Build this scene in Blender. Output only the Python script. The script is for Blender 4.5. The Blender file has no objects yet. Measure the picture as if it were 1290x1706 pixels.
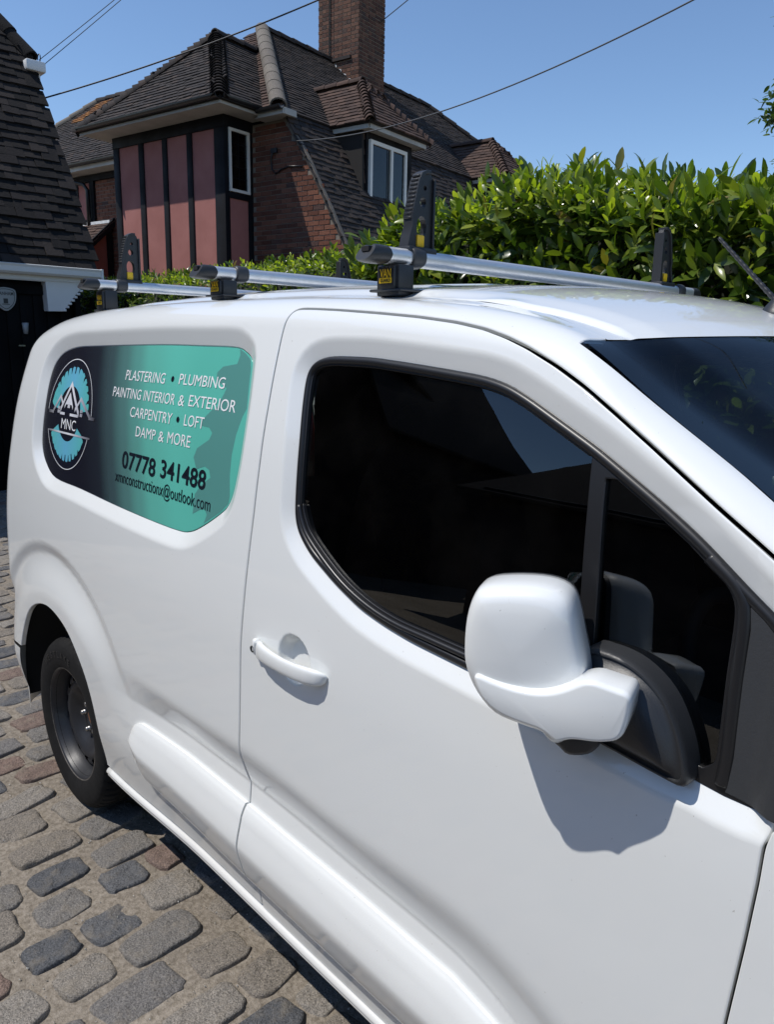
import bpy, bmesh, math, random
import numpy as np
from mathutils import Vector, Matrix, noise
from mathutils.geometry import delaunay_2d_cdt
random.seed(7); rng = np.random.default_rng(7)
scn = bpy.context.scene; col = scn.collection
# ------------------------------------------------------------------ camera
CAM = np.array([2.6286, -0.8833, 1.681]); YAW, PITCH, ROLL = 0.8192, -0.2147, 0.0205
cf = Vector((-math.sin(YAW)*math.cos(PITCH), math.cos(YAW)*math.cos(PITCH), math.sin(PITCH)))
cr = Vector((math.cos(YAW), math.sin(YAW), 0)); cu = cr.cross(cf)
cr2 = math.cos(ROLL)*cr + math.sin(ROLL)*cu; cu2 = -math.sin(ROLL)*cr + math.cos(ROLL)*cu
cam = bpy.data.cameras.new('camera'); camo = bpy.data.objects.new('camera', cam); col.objects.link(camo)
camo.matrix_world = Matrix(((cr2.x, cu2.x, -cf.x, CAM[0]), (cr2.y, cu2.y, -cf.y, CAM[1]), (cr2.z, cu2.z, -cf.z, CAM[2]), (0, 0, 0, 1)))
cam.sensor_fit = 'VERTICAL'; cam.sensor_height = 36; cam.lens = 36*1278.7/1706
cam.clip_start = 0.02; cam.clip_end = 3000
scn.camera = camo
# ------------------------------------------------------------------ sky and sun
SUN_EL, SUN_AZ = math.radians(60), math.radians(30)          # azimuth measured from -Y towards -X
sdir = Vector((-math.sin(SUN_AZ)*math.cos(SUN_EL), -math.cos(SUN_AZ)*math.cos(SUN_EL), math.sin(SUN_EL)))
w = bpy.data.worlds.new('World'); scn.world = w; w.use_nodes = True
nt = w.node_tree; sky = nt.nodes.new('ShaderNodeTexSky'); sky.sky_type = 'NISHITA'; sky.sun_disc = False
sky.sun_elevation = SUN_EL; sky.sun_rotation = math.atan2(sdir.x, sdir.y)
sky.air_density = 1.0; sky.dust_density = 0.0; sky.ozone_density = 5.0; sky.altitude = 50
bg = nt.nodes['Background']; bg.inputs[1].default_value = 0.15
nt.links.new(sky.outputs[0], bg.inputs[0])
sun = bpy.data.lights.new('sun', 'SUN'); sun.energy = 4.0; sun.angle = math.radians(0.53); sun.color = (1, .955, .89)
suno = bpy.data.objects.new('sun', sun); col.objects.link(suno); suno.location = (0, -6, 14)
suno.rotation_euler = sdir.to_track_quat('Z', 'Y').to_euler()
vs = scn.view_settings; vs.view_transform = 'Standard'; vs.look = 'None'; vs.exposure = 0.0; vs.gamma = 1; vs.use_curve_mapping = False
scn.render.engine = 'CYCLES'
scn.cycles.max_bounces = 10; scn.cycles.transparent_max_bounces = 24
# ------------------------------------------------------------------ helpers
def wmat(o):
    return o.matrix_basis.copy() if o.parent is None else wmat(o.parent) @ o.matrix_parent_inverse @ o.matrix_basis
def tag(o, label=None, cat=None, group=None, kind=None):
    if label: o['label'] = label
    if cat: o['category'] = cat
    if group: o['group'] = group
    if kind: o['kind'] = kind
    return o
def thing(name, loc, label, cat, group=None):
    o = bpy.data.objects.new(name, None); o.location = loc; o.empty_display_size = .1; col.objects.link(o)
    return tag(o, label, cat, group)
def mk(name, verts, faces, m, parent=None, smooth=False, normals=None):
    me = bpy.data.meshes.new(name)
    me.from_pydata([tuple(map(float, v)) for v in verts], [], [tuple(int(i) for i in f) for f in faces])
    me.update()
    if smooth or normals is not None:
        me.polygons.foreach_set('use_smooth', [True]*len(me.polygons))
    if normals is not None:
        me.normals_split_custom_set_from_vertices([tuple(map(float, n)) for n in normals])
    if m: me.materials.append(m)
    o = bpy.data.objects.new(name, me)
    if parent is None: col.objects.link(o)
    else: link_rel(o, parent)
    return o
def link_rel(o, parent):
    """child whose mesh is given in world coordinates"""
    col.objects.link(o); o.parent = parent; o.matrix_parent_inverse = wmat(parent).inverted()
    return o
class MB:
    """collects simple solids; build() makes one mesh"""
    def __init__(s): s.v = []; s.f = []; s.sm = []
    def add(s, v, f, smooth=False):
        n = len(s.v); s.v += [tuple(map(float, p)) for p in v]
        s.f += [tuple(int(i)+n for i in q) for q in f]; s.sm += [smooth]*len(f); return s
    def box(s, c, d, R=None, taper=None):
        vs = []
        for i in (-1, 1):
            for j in (-1, 1):
                for k in (-1, 1):
                    p = Vector((i*d[0]/2, j*d[1]/2, k*d[2]/2))
                    if R is not None: p = R @ p
                    vs.append(p+Vector(c))
        return s.add(vs, [(0, 1, 3, 2), (4, 6, 7, 5), (0, 4, 5, 1), (2, 3, 7, 6), (0, 2, 6, 4), (1, 5, 7, 3)])
    def prism(s, poly, d):
        """poly: list of 3-D points (planar), d: extrude vector"""
        n = len(poly); d = Vector(d); vs = [Vector(p) for p in poly]+[Vector(p)+d for p in poly]
        return s.add(vs, [tuple(range(n))[::-1], tuple(range(n, 2*n))]+[(i, (i+1) % n, n+(i+1) % n, n+i) for i in range(n)])
    def tube(s, path, r, n=10, cap=True, smooth=True, up=None):
        path = [Vector(p) for p in path]; rs = r if hasattr(r, '__len__') else [r]*len(path)
        base = len(s.v); vs = []; fs = []
        t0 = (path[1]-path[0]).normalized(); a = t0.orthogonal().normalized() if up is None else (Vector(up)-t0*t0.dot(Vector(up))).normalized()
        for i, p in enumerate(path):
            t = ((path[min(i+1, len(path)-1)]-path[max(i-1, 0)])).normalized()
            a = (a-t*a.dot(t)).normalized(); b = t.cross(a)
            for k in range(n):
                q = 2*math.pi*k/n; vs.append(p+rs[i]*(math.cos(q)*a+math.sin(q)*b))
        for i in range(len(path)-1):
            for k in range(n): fs.append((i*n+k, i*n+(k+1) % n, (i+1)*n+(k+1) % n, (i+1)*n+k))
        s.add(vs, fs, smooth)
        if cap:
            s.add(vs[:n], [tuple(range(n))[::-1]]); s.add(vs[-n:], [tuple(range(n))])
        return s
    def sweep(s, path, prof, frame, smooth=False, cap=True, closed=True):
        """prof: list of (a,b); frame(i)->(A,B) vectors"""
        n = len(prof); vs = []; fs = []
        for i, p in enumerate(path):
            A, B = frame(i)
            for (x, y) in prof: vs.append(Vector(p)+A*x+B*y)
        m = n if closed else n-1
        for i in range(len(path)-1):
            for k in range(m): fs.append((i*n+k, i*n+(k+1) % n, (i+1)*n+(k+1) % n, (i+1)*n+k))
        s.add(vs, fs, smooth)
        if cap and closed:
            s.add(vs[:n], [tuple(range(n))[::-1]]); s.add(vs[-n:], [tuple(range(n))])
        return s
    def lathe(s, prof, c, axis='y', n=40, smooth=True, closed=False):
        """prof: (radius, along)"""
        m = len(prof); vs = []; fs = []
        for k in range(n):
            q = 2*math.pi*k/n
            for (r, h) in prof:
                p = (r*math.cos(q), h, r*math.sin(q)) if axis == 'y' else ((h, r*math.cos(q), r*math.sin(q)) if axis == 'x' else (r*math.cos(q), r*math.sin(q), h))
                vs.append(Vector(p)+Vector(c))
        for k in range(n):
            for i in range(m-1): fs.append((k*m+i, ((k+1) % n)*m+i, ((k+1) % n)*m+i+1, k*m+i+1))
        return s.add(vs, fs, smooth)
    def build(s, name, m, parent=None, bevel=0, seg=2, fix=True, angle=35):
        me = bpy.data.meshes.new(name); me.from_pydata(s.v, [], s.f); me.update()
        me.polygons.foreach_set('use_smooth', s.sm)
        if fix or bevel:
            bm = bmesh.new(); bm.from_mesh(me)
            if fix:
                bmesh.ops.remove_doubles(bm, verts=bm.verts, dist=1e-5)
                bmesh.ops.recalc_face_normals(bm, faces=bm.faces)
            if bevel:
                es = [e for e in bm.edges if len(e.link_faces) == 2 and e.calc_face_angle(0) > math.radians(angle)]
                bmesh.ops.bevel(bm, geom=es, offset=bevel, segments=seg, affect='EDGES', profile=.5, clamp_overlap=True)
                for f in bm.faces: f.smooth = True
            bm.to_mesh(me); bm.free()
            if bevel:
                me.set_sharp_from_angle(angle=math.radians(40))
        if m: me.materials.append(m)
        o = bpy.data.objects.new(name, me)
        if parent is None: col.objects.link(o)
        else: link_rel(o, parent)
        return o
def copy_obj(o, parent=None, name=None):
    c = o.copy(); col.objects.link(c)
    if parent is not None: c.parent = parent
    return c
# ------------------------------------------------------------------ materials
MATS = {}
class NT:
    def __init__(s, name):
        s.m = bpy.data.materials.new(name); s.m.use_nodes = True; s.t = s.m.node_tree
        s.b = s.t.nodes['Principled BSDF']; s.out = s.t.nodes['Material Output']; MATS[name] = s.m
    def n(s, t, **kw):
        q = s.t.nodes.new('ShaderNode'+t)
        for k, v in kw.items():
            if k in q.inputs.keys() if isinstance(k, str) else False: q.inputs[k].default_value = v
            else: setattr(q, k, v)
        return q
    def l(s, a, b): s.t.links.new(a, b)
    def set(s, **kw):
        for k, v in kw.items():
            k = k.replace('_', ' ')
            s.b.inputs[k].default_value = (*v, 1) if isinstance(v, tuple) and len(v) == 3 else v
        return s
    def noise(s, scale, detail=4, rough=.55, coord=None, kind='Object', dist=0):
        if coord is None:
            if not hasattr(s, 'tc'): s.tc = s.n('TexCoord')
            coord = s.tc.outputs[kind]
        q = s.n('TexNoise'); q.inputs['Scale'].default_value = scale; q.inputs['Detail'].default_value = detail; q.inputs['Roughness'].default_value = rough; q.inputs['Distortion'].default_value = dist
        s.l(coord, q.inputs['Vector']); return q
    def ramp(s, fac, stops):
        q = s.n('ValToRGB'); e = q.color_ramp.elements
        while len(e) < len(stops): e.new(.5)
        for el, (p, c) in zip(e, stops):
            el.position = p; el.color = (*c, 1) if len(c) == 3 else c
        s.l(fac, q.inputs[0]); return q
    def mix(s, fac, a, b, mode='MIX'):
        q = s.n('Mix', data_type='RGBA', blend_type=mode)
        for sock, val in ((q.inputs[0], fac), (q.inputs[6], a), (q.inputs[7], b)):
            if hasattr(val, 'is_output') or hasattr(val, 'links'): s.l(val, sock)
            else: sock.default_value = (*val, 1) if isinstance(val, tuple) and len(val) == 3 else val
        return q.outputs[2]
    def math(s, op, a, b=None):
        q = s.n('Math', operation=op)
        for sock, val in zip(q.inputs, (a, b)):
            if val is None: continue
            if hasattr(val, 'links'): s.l(val, sock)
            else: sock.default_value = val
        return q.outputs[0]
    def bump(s, h, strength=.3, dist=.01, prev=None):
        q = s.n('Bump'); q.inputs['Strength'].default_value = strength; q.inputs['Distance'].default_value = dist
        s.l(h, q.inputs['Height'])
        if prev is not None: s.l(prev, q.inputs['Normal'])
        return q.outputs[0]
    def rnd(s):
        """a random number per object or per loose piece of a joined mesh"""
        a = s.n('ObjectInfo'); g = s.n('NewGeometry')
        return s.math('FRACT', s.math('ADD', a.outputs['Random'], g.outputs['Random Per Island']))
def simple(name, colr, rough=.5, metal=0, bump=0, bscale=60, var=.0, coat=0, vscale=3, spec=.5):
    k = NT(name); k.set(Base_Color=colr, Roughness=rough, Metallic=metal, Coat_Weight=coat, Coat_Roughness=.03); k.b.inputs['Specular IOR Level'].default_value = spec
    if var:
        n = k.noise(vscale, 6); c = k.ramp(n.outputs[0], [(.3, tuple(x*(1-var) for x in colr)), (.7, tuple(min(1, x*(1+var)) for x in colr))])
        k.l(c.outputs[0], k.b.inputs['Base Color'])
        r = k.ramp(n.outputs[0], [(.3, (rough*1.15,)*3), (.7, (rough*.85,)*3)]); k.l(r.outputs[0], k.b.inputs['Roughness'])
    if bump:
        n2 = k.noise(bscale, 5); k.l(k.bump(n2.outputs[0], bump, .004), k.b.inputs['Normal'])
    return k.m
def paint_white():
    k = NT('white_paint'); k.set(Roughness=.42, Coat_Weight=1.0, Coat_Roughness=.035)
    k.b.inputs['Coat IOR'].default_value = 1.5; k.b.inputs['Specular IOR Level'].default_value = .3
    n = k.noise(2.2, 7, .6); s = k.noise(170, 2, .5)
    g = k.n('NewGeometry'); sp = k.n('SeparateXYZ'); k.l(g.outputs['Position'], sp.inputs[0])
    low = k.n('MapRange'); low.inputs[1].default_value = .62; low.inputs[2].default_value = .22; k.l(sp.outputs[2], low.inputs[0])   # road film near the sills
    d = k.math('MULTIPLY', low.outputs[0], n.outputs[0])
    base = k.mix(k.math('MULTIPLY', d, .8), (.785, .80, .785), (.50, .48, .45))
    sr = k.ramp(s.outputs[0], [(.755, (0, 0, 0)), (.775, (1, 1, 1))])
    base = k.mix(k.math('MULTIPLY', sr.outputs[0], .45), base, (.25, .22, .18))
    k.l(base, k.b.inputs['Base Color'])
    r = k.ramp(n.outputs[0], [(.3, (.0,)*3), (.75, (.05,)*3)]); k.l(r.outputs[0], k.b.inputs['Coat Roughness'])
    o = k.noise(350, 2, .5); k.l(k.bump(o.outputs[0], .02, .0006), k.b.inputs['Coat Normal'])
    return k.m
def glass(name, tint, ior=1.5, refl=1.0, dirt=.02):
    k = NT(name); k.t.nodes.remove(k.b)
    tr = k.n('BsdfTransparent'); tr.inputs[0].default_value = (*tint, 1)
    gl = k.n('BsdfGlossy'); gl.inputs['Roughness'].default_value = .004; gl.inputs[0].default_value = (.95*refl, .98*refl, 1.0*refl, 1)
    fr = k.n('Fresnel'); fr.inputs[0].default_value = ior
    mx = k.n('MixShader'); k.l(fr.outputs[0], mx.inputs[0]); k.l(tr.outputs[0], mx.inputs[1]); k.l(gl.outputs[0], mx.inputs[2])
    df = k.n('BsdfDiffuse'); df.inputs[0].default_value = (.35, .34, .32, 1)
    n = k.noise(9, 6); rr = k.ramp(n.outputs[0], [(.45, (0, 0, 0)), (.8, (dirt*2,)*3)])
    m2 = k.n('MixShader'); k.l(rr.outputs[0], m2.inputs[0]); k.l(mx.outputs[0], m2.inputs[1]); k.l(df.outputs[0], m2.inputs[2])
    k.l(m2.outputs[0], k.out.inputs[0]); return k.m
WHITE = paint_white()
BLACKPL = simple('black_plastic', (.022, .023, .025), .42, bump=.12, bscale=420, var=.15)
GREYPL = simple('grey_black_plastic', (.035, .037, .04), .5, bump=.10, bscale=300, var=.15)
RUBBER = simple('rubber_seal', (.012, .012, .013), .38, var=.2)
GLOSSBLK = simple('gloss_black_film', (.007, .008, .011), .10)
DARKGAP = simple('shut_line_dark', (.012, .012, .014), .8)
TYRE = simple('tyre_rubber', (.0085, .0085, .009), .85, bump=.25, bscale=90, var=.35, vscale=9, spec=.25)
STEELBLK = simple('black_steel_wheel', (.017, .018, .022), .45, bump=.05, bscale=120, var=.25, vscale=14)
RUST = simple('rusty_hub', (.16, .07, .035), .8, var=.4, vscale=40)
ZINC = simple('dull_zinc', (.35, .34, .33), .4, metal=1, var=.2, vscale=40)
ALU = simple('brushed_aluminium', (.74, .75, .76), .42, metal=.75, var=.06, vscale=30)
UNDER = simple('underbody_black', (.012, .012, .012), .85)
GLASS_SIDE = glass('tinted_side_glass', (.20, .23, .23), 1.66, dirt=.004)
GLASS_WS = glass('windscreen_glass', (.50, .56, .56), 1.5, refl=.62, dirt=.006)

# ------------------------------------------------------------------ van body surface (metres; x forward from rear axle, y across, z up)
def table(pts, sig=0.02, step=0.004):
    xs=np.array([p[0] for p in pts]);ys=np.array([p[1] for p in pts])
    g=np.arange(xs[0]-.5,xs[-1]+.5,step)
    m=np.zeros(len(xs));d=np.diff(ys)/np.diff(xs)              # monotone cubic
    m[1:-1]=np.where(d[:-1]*d[1:]>0,2*d[:-1]*d[1:]/(d[:-1]+d[1:]+1e-12),0);m[0]=d[0];m[-1]=d[-1]
    i=np.clip(np.searchsorted(xs,g)-1,0,len(xs)-2);h=xs[i+1]-xs[i];t=(g-xs[i])/h
    v=(2*t**3-3*t**2+1)*ys[i]+(t**3-2*t**2+t)*h*m[i]+(-2*t**3+3*t**2)*ys[i+1]+(t**3-t**2)*h*m[i+1]
    v=np.where(g<xs[0],ys[0]+m[0]*(g-xs[0]),np.where(g>xs[-1],ys[-1]+m[-1]*(g-xs[-1]),v))
    n=int(3*sig/step);k=np.exp(-.5*(np.arange(-n,n+1)*step/sig)**2);k/=k.sum()
    vp=np.concatenate([np.full(n,v[0])+ (v[0]-v[1])*np.arange(n,0,-1), v, np.full(n,v[-1])+(v[-1]-v[-2])*np.arange(1,n+1)])
    v=np.convolve(vp,k,'valid')
    return lambda x:np.interp(x,g,v)
def sm(t): t=np.clip(t,0,1);return t*t*(3-2*t)
ZEDGE=table([(-.72,1.22),(-.62,1.42),(-.53,1.545),(-.43,1.64),(-.3,1.712),(-.12,1.752),(.2,1.776),(.7,1.785),(1.1,1.783),(1.4,1.774),(1.65,1.757),(1.8,1.738),(1.90,1.716),(1.965,1.694),(2.09,1.612),(2.30,1.489),(2.60,1.313),(2.88,1.15),(2.98,1.115),(3.2,1.05),(3.42,.96),(3.54,.87),(3.60,.76)],.022)
XREAR=table([(0.2,-.60),(.6,-.615),(.9,-.60),(1.2,-.555),(1.45,-.50),(1.7,-.43),(1.9,-.36)],.05)
FILR=table([(-.8,.07),(1.7,.06),(1.95,.05),(2.3,.05),(2.9,.07),(3.2,.10),(3.7,.12)],.05)
CROWN=table([(-.8,.03),(-.2,.05),(1.5,.055),(1.75,.04),(1.98,.016),(2.3,.03),(2.9,.05),(3.7,.04)],.05)
TUM=table([(0,.004),(.5,.005),(.8,.0),(1.0,.001),(1.15,.008),(1.3,.0245),(1.45,.047),(1.6,.083),(1.75,.131),(1.9,.185)],.03)
ZBAND=table([(.2,.70),(.55,.715),(.9,.72),(1.25,.735),(1.6,.718),(1.86,.722),(2.0,.70),(2.1,.655),(2.25,.56),(2.5,.4)],.05)  # top of the dark hollow
ZCREA=table([(.2,.63),(.55,.632),(.9,.636),(1.25,.636),(1.6,.618),(1.86,.606),(2.0,.562),(2.1,.50),(2.25,.42),(2.5,.28)],.05)
YC=.905;XF=3.62;RF=.34;RR=.16
def hollow(x,z):
    A=sm((x-.38)/.55);zb=ZBAND(x);zc=ZCREA(x)
    t=np.clip((zb+.030-z)/(zb+.030-zc),0,1);q=np.clip(t/.45,0,1)
    down=.031*np.where(t<.45,.45*(q**3-q**4/2),.225+(t-.45))/.775
    out=.013*(np.clip((zc-z)/.085,0,1))
    k=np.abs(z-zc);down=down-np.where(k<.006,.0009*(1-k/.006)**2,0)
    return A*(down-out)
def side_y(x,z):
    y=TUM(z)+.027*sm((.50-z)/.24)**1.3
    y=y+hollow(x,z)
    y=y+.02*np.clip(-x-.1,0,1)**2+.10*np.clip(x-2.55,0,2)**2
    # rear wheel arch blister
    r=np.hypot(x,z-.32);ang=np.arctan2(z-.32,x)
    f=sm((ang-.35)/.8)*sm((3.3-ang)/.5)
    y=y+f*(.013*sm((.678-r)/.055)-.026*sm((.635-r)/.16))
    rf=np.hypot(x-2.728,z-.32)
    y=y-.022*sm((.56-rf)/.10)
    return y
def P(u,v):
    u=np.asarray(u,float);v=np.asarray(v,float)
    ze=ZEDGE(np.maximum(u,-.52));R=FILR(u);z1=ze-R;vf=z1+R*np.pi/2
    th=np.clip((v-z1)/R,0,np.pi/2)
    z=np.where(v<z1,v,z1+R*np.sin(th))
    xr=XREAR(z)+RR
    ph=np.clip((xr-u)/RR,0,np.pi/2);x=np.where(u<xr,xr-RR*np.sin(ph),u)
    yr=np.where(u<xr,RR*(1-np.cos(ph))+np.clip(xr-RR*np.pi/2-u,0,9),0)
    xf0=XF-RF;pf=np.clip((u-xf0)/RF,0,np.pi/2);x=np.where(u>xf0,xf0+RF*np.sin(pf),x)
    yf=np.where(u>xf0,RF*(1-np.cos(pf))+np.clip(u-xf0-RF*np.pi/2,0,9),0)
    y=side_y(x,z)+yr+yf+np.where(v>z1,R*(1-np.cos(th)),0)+np.clip(v-vf,0,9)
    w=np.clip(1-((YC-y)/.735)**2,0,1)*sm((v-vf)/.15)
    xe=x-.10*w*sm((x-1.2)/.7)
    dz=ZEDGE(xe)-ZEDGE(x)
    z=np.where(v>vf,ZEDGE(x)+dz+CROWN(xe)*w,z)
    return np.stack([x,y,z],-1)
# outlines of the panels, window, print and trim in body-surface coordinates
T={'arch': [(-0.4175, 0.3818), (-0.338, 0.5617), (-0.249, 0.6959), (-0.1388, 0.749), (0.0099, 0.7562), (0.1625, 0.7142), (0.2565, 0.6163), (0.3096, 0.4187), (0.3475, 0.2726)],
 'ditch': [(1.6414, 1.8676), (1.7209, 1.8537), (1.8288, 1.8237), (1.9072, 1.7864), (1.9582, 1.7695)],
 'fgap': [(2.3521, 1.1327), (2.345, 1.1032), (2.3461, 1.0554), (2.341, 0.9696), (2.3359, 0.9085), (2.3313, 0.8419)],
 'gap': [(1.2254, 0.2574), (1.2007, 0.3462), (1.1988, 0.4888), (1.1823, 0.5622), (1.1886, 0.6677), (1.1959, 0.7114), (1.1949, 0.7841), (1.1941, 0.8677), (1.1952, 0.9457), (1.2014, 1.0395), (1.2211, 1.1635),
         (1.2257, 1.3066), (1.2279, 1.446), (1.2188, 1.5804), (1.212, 1.6995), (1.2129, 1.7188), (1.2149, 1.7385), (1.2256, 1.7577), (1.2801, 1.758), (1.3672, 1.753), (1.5032, 1.7437), (1.6105, 1.7349), (1.7079, 1.7247),
         (1.7703, 1.7133), (1.8303, 1.6986), (1.8753, 1.6828), (1.9395, 1.6562), (1.9955, 1.6289), (2.06, 1.5928), (2.12, 1.5572), (2.176, 1.5227), (2.2278, 1.4905), (2.2752, 1.4625), (2.301, 1.4449)],
 'handle': [(1.2651, 1.0373), (1.2867, 1.016), (1.517, 1.0322), (1.3619, 1.0733), (1.457, 1.0569), (1.4074, 0.9808)],
 'mbot': [(0.5635, 0.4875), (0.6245, 0.4196), (1.1396, 0.3731), (1.6876, 0.3673)],
 'mtop': [(0.6636, 0.5821), (1.1975, 0.5728), (1.5727, 0.565), (1.8514, 0.5537), (1.9453, 0.5311)],
 'postL': [(2.028, 1.5268), (2.0452, 1.3629), (2.0489, 1.3241)],
 'postR': [(2.0542, 1.5111), (2.0722, 1.3692), (2.0812, 1.2688)],
 'qglass': [(2.1949, 1.4371), (2.241, 1.4066), (2.2628, 1.3828), (2.2663, 1.3549), (2.268, 1.2895), (2.274, 1.1742), (2.2498, 1.169)],
 'tx_bar': [(-0.0753, 1.3783), (0.2618, 1.3797)],
 'tx_gaps': [(0.7253, 1.5945), (0.7719, 1.5856), (0.7477, 1.5736), (0.8035, 1.4873), (0.8382, 1.478), (0.7826, 1.4918)],
 'tx_gear': [(1.0299, 1.6704), (1.037, 1.6551), (1.0327, 1.6354), (0.9737, 1.627), (0.9529, 1.6127), (0.9552, 1.594), (1.0092, 1.5767), (1.0034, 1.5636), (0.9832, 1.5295), (0.9587, 1.519), (0.9286, 1.4976),
             (0.9284, 1.4799), (0.9635, 1.4787), (0.9811, 1.4672), (0.9716, 1.4503), (0.9201, 1.4242), (0.9078, 1.3995), (0.9276, 1.3719), (0.9662, 1.3838), (0.9883, 1.3779), (0.9973, 1.3606), (0.9571, 1.3368),
             (0.9306, 1.3105), (0.9282, 1.2604), (0.9585, 1.2746), (0.9844, 1.282), (0.9953, 1.2695), (0.9851, 1.2465), (1.0573, 1.287), (1.088, 1.3121), (1.0916, 1.33), (1.0829, 1.3768), (1.0808, 1.4244),
             (1.0874, 1.4733), (1.1018, 1.5174), (1.1131, 1.536), (1.0957, 1.6264), (1.0857, 1.6467), (1.0575, 1.6612)],
 'tx_gradx': [(0.3248, 1.6225), (0.4354, 1.2754), (0.5888, 1.6464), (0.7073, 1.2648), (0.7333, 1.634), (0.8457, 1.2399)],
 'tx_l1': [(0.4641, 1.5712), (0.4509, 1.5989), (1.0038, 1.5752), (0.9973, 1.6013)],
 'tx_l2': [(0.3983, 1.5198), (0.3895, 1.5465), (1.0723, 1.524), (1.0639, 1.5519)],
 'tx_l3': [(0.5318, 1.4701), (0.5225, 1.4969), (0.9391, 1.4735), (0.9353, 1.5013)],
 'tx_l4': [(0.5821, 1.4182), (0.5746, 1.446), (0.8879, 1.4207), (0.8833, 1.4505)],
 'tx_l5': [(0.5123, 1.3217), (0.5036, 1.3688), (0.9809, 1.3288), (0.9772, 1.3738)],
 'tx_l6': [(0.4719, 1.2761), (0.4688, 1.2959), (1.0125, 1.283), (1.0087, 1.3059)],
 'tx_mnc': [(0.0366, 1.3906), (0.0282, 1.4235), (0.1537, 1.3917), (0.1496, 1.4277)],
 'tx_oval': [(0.0104, 1.6177), (0.1266, 1.2652), (-0.103, 1.4886), (0.271, 1.4656), (-0.0558, 1.3658), (0.2626, 1.3761)],
 'tx_roofline': [(-0.087, 1.4447), (0.0743, 1.546), (0.2774, 1.4459)],
 'vinyl': [(0.1936, 1.6636), (0.0548, 1.6577), (-0.0494, 1.638), (-0.1074, 1.5982), (-0.1289, 1.5444), (-0.1344, 1.4598), (-0.1377, 1.3669), (-0.1269, 1.3071), (-0.0804, 1.2577), (0.0058, 1.223), (0.2174, 1.2179),
           (0.4697, 1.2085), (0.687, 1.2041), (0.8504, 1.2046), (0.9202, 1.2132), (0.9831, 1.2402), (1.0596, 1.2846), (1.0902, 1.3104), (1.1075, 1.3503), (1.1184, 1.4336), (1.1157, 1.5355), (1.1002, 1.6259),
           (1.0888, 1.6481), (1.0592, 1.6631), (1.0121, 1.6729), (0.8545, 1.6741), (0.6119, 1.6735)],
 'win': [(1.8699, 1.1618), (1.7892, 1.1664), (1.727, 1.1698), (1.6593, 1.1782), (1.587, 1.192), (1.5072, 1.2212), (1.4182, 1.263), (1.3733, 1.2988), (1.3575, 1.3296), (1.3487, 1.4072), (1.3403, 1.4846), (1.3273, 1.5607),
         (1.3199, 1.6172), (1.323, 1.6339), (1.3343, 1.6464), (1.3589, 1.6555), (1.3966, 1.6593), (1.5114, 1.6592), (1.6181, 1.6518), (1.7146, 1.6439), (1.7988, 1.6363), (1.8492, 1.6262), (1.8997, 1.6068),
         (1.9712, 1.5746), (2.0366, 1.545), (2.098, 1.5121), (2.1546, 1.4811), (2.2075, 1.4494), (2.2542, 1.4164), (2.2785, 1.3986), (2.315, 1.374)],
 'wininlow': [(1.3764, 1.3591), (1.392, 1.3294), (1.4214, 1.299), (1.5118, 1.2466), (1.5923, 1.2166), (1.6772, 1.2003), (1.7742, 1.1962), (1.8554, 1.1935)],
 'winlow': [(2.2182, 1.1409), (2.2473, 1.1431), (2.2891, 1.1387), (2.3514, 1.1351)],
 'wsL': [(1.9563, 1.7001), (2.0265, 1.6645), (2.1044, 1.6229), (2.177, 1.5843), (2.2281, 1.5555), (2.2751, 1.5233)],
 'wsT': [(1.9563, 1.7001), (1.9593, 1.7753), (2.0083, 1.907), (2.0497, 2.1474)]}
# ------------------------------------------------------------------ sheet panels cut from the body surface
def normal_of(fn, u, v, e=6e-4):
    a = fn(u+e, v)-fn(u-e, v); b = fn(u, v+e)-fn(u, v-e)
    n = np.cross(a, b); return n/np.maximum(np.linalg.norm(n, axis=-1, keepdims=True), 1e-12)
def loop_resample(L, step, closed=True):
    L = np.array(L, float); out = []
    m = len(L) if closed else len(L)-1
    for i in range(m):
        a, b = L[i], L[(i+1) % len(L)]; k = max(1, int(math.ceil(np.hypot(*(b-a))/step)))
        for j in range(k): out.append(a+(b-a)*j/k)
    if not closed: out.append(L[-1])
    return np.array(out)
def smooth_poly(L, closed=True, n=6):
    """Catmull-Rom through the points"""
    L = np.array(L, float); N = len(L); out = []
    for i in range(N if closed else N-1):
        if closed: p0, p1, p2, p3 = L[(i-1) % N], L[i], L[(i+1) % N], L[(i+2) % N]
        else: p0, p1, p2, p3 = L[max(i-1, 0)], L[i], L[i+1], L[min(i+2, N-1)]
        for j in range(n):
            t = j/n
            out.append(.5*((2*p1)+(-p0+p2)*t+(2*p0-5*p1+4*p2-p3)*t*t+(-p0+3*p1-3*p2+p3)*t**3))
    if not closed: out.append(L[-1])
    return np.array(out)
def smooth_line(L, sig=.012, step=.004):
    L = loop_resample(L, step, False); n = int(3*sig/step); k = np.exp(-.5*(np.arange(-n, n+1)*step/sig)**2); k /= k.sum()
    Q = np.concatenate([2*L[0]-L[n:0:-1], L, 2*L[-1]-L[-2:-n-2:-1]])
    return np.stack([np.convolve(Q[:, i], k, 'valid') for i in (0, 1)], 1)
def area2(L): x, y = L[:, 0], L[:, 1]; return np.sum(x*np.roll(y, -1)-np.roll(x, -1)*y)/2
def offset(L, d, closed=True):
    """move a loop to its left by d"""
    L = np.array(L, float)
    if closed: t = np.roll(L, -1, 0)-np.roll(L, 1, 0)
    else:
        t = np.gradient(L, axis=0)
    t /= np.maximum(np.linalg.norm(t, axis=1, keepdims=True), 1e-9)
    return L+d*np.stack([-t[:, 1], t[:, 0]], 1)
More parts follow.
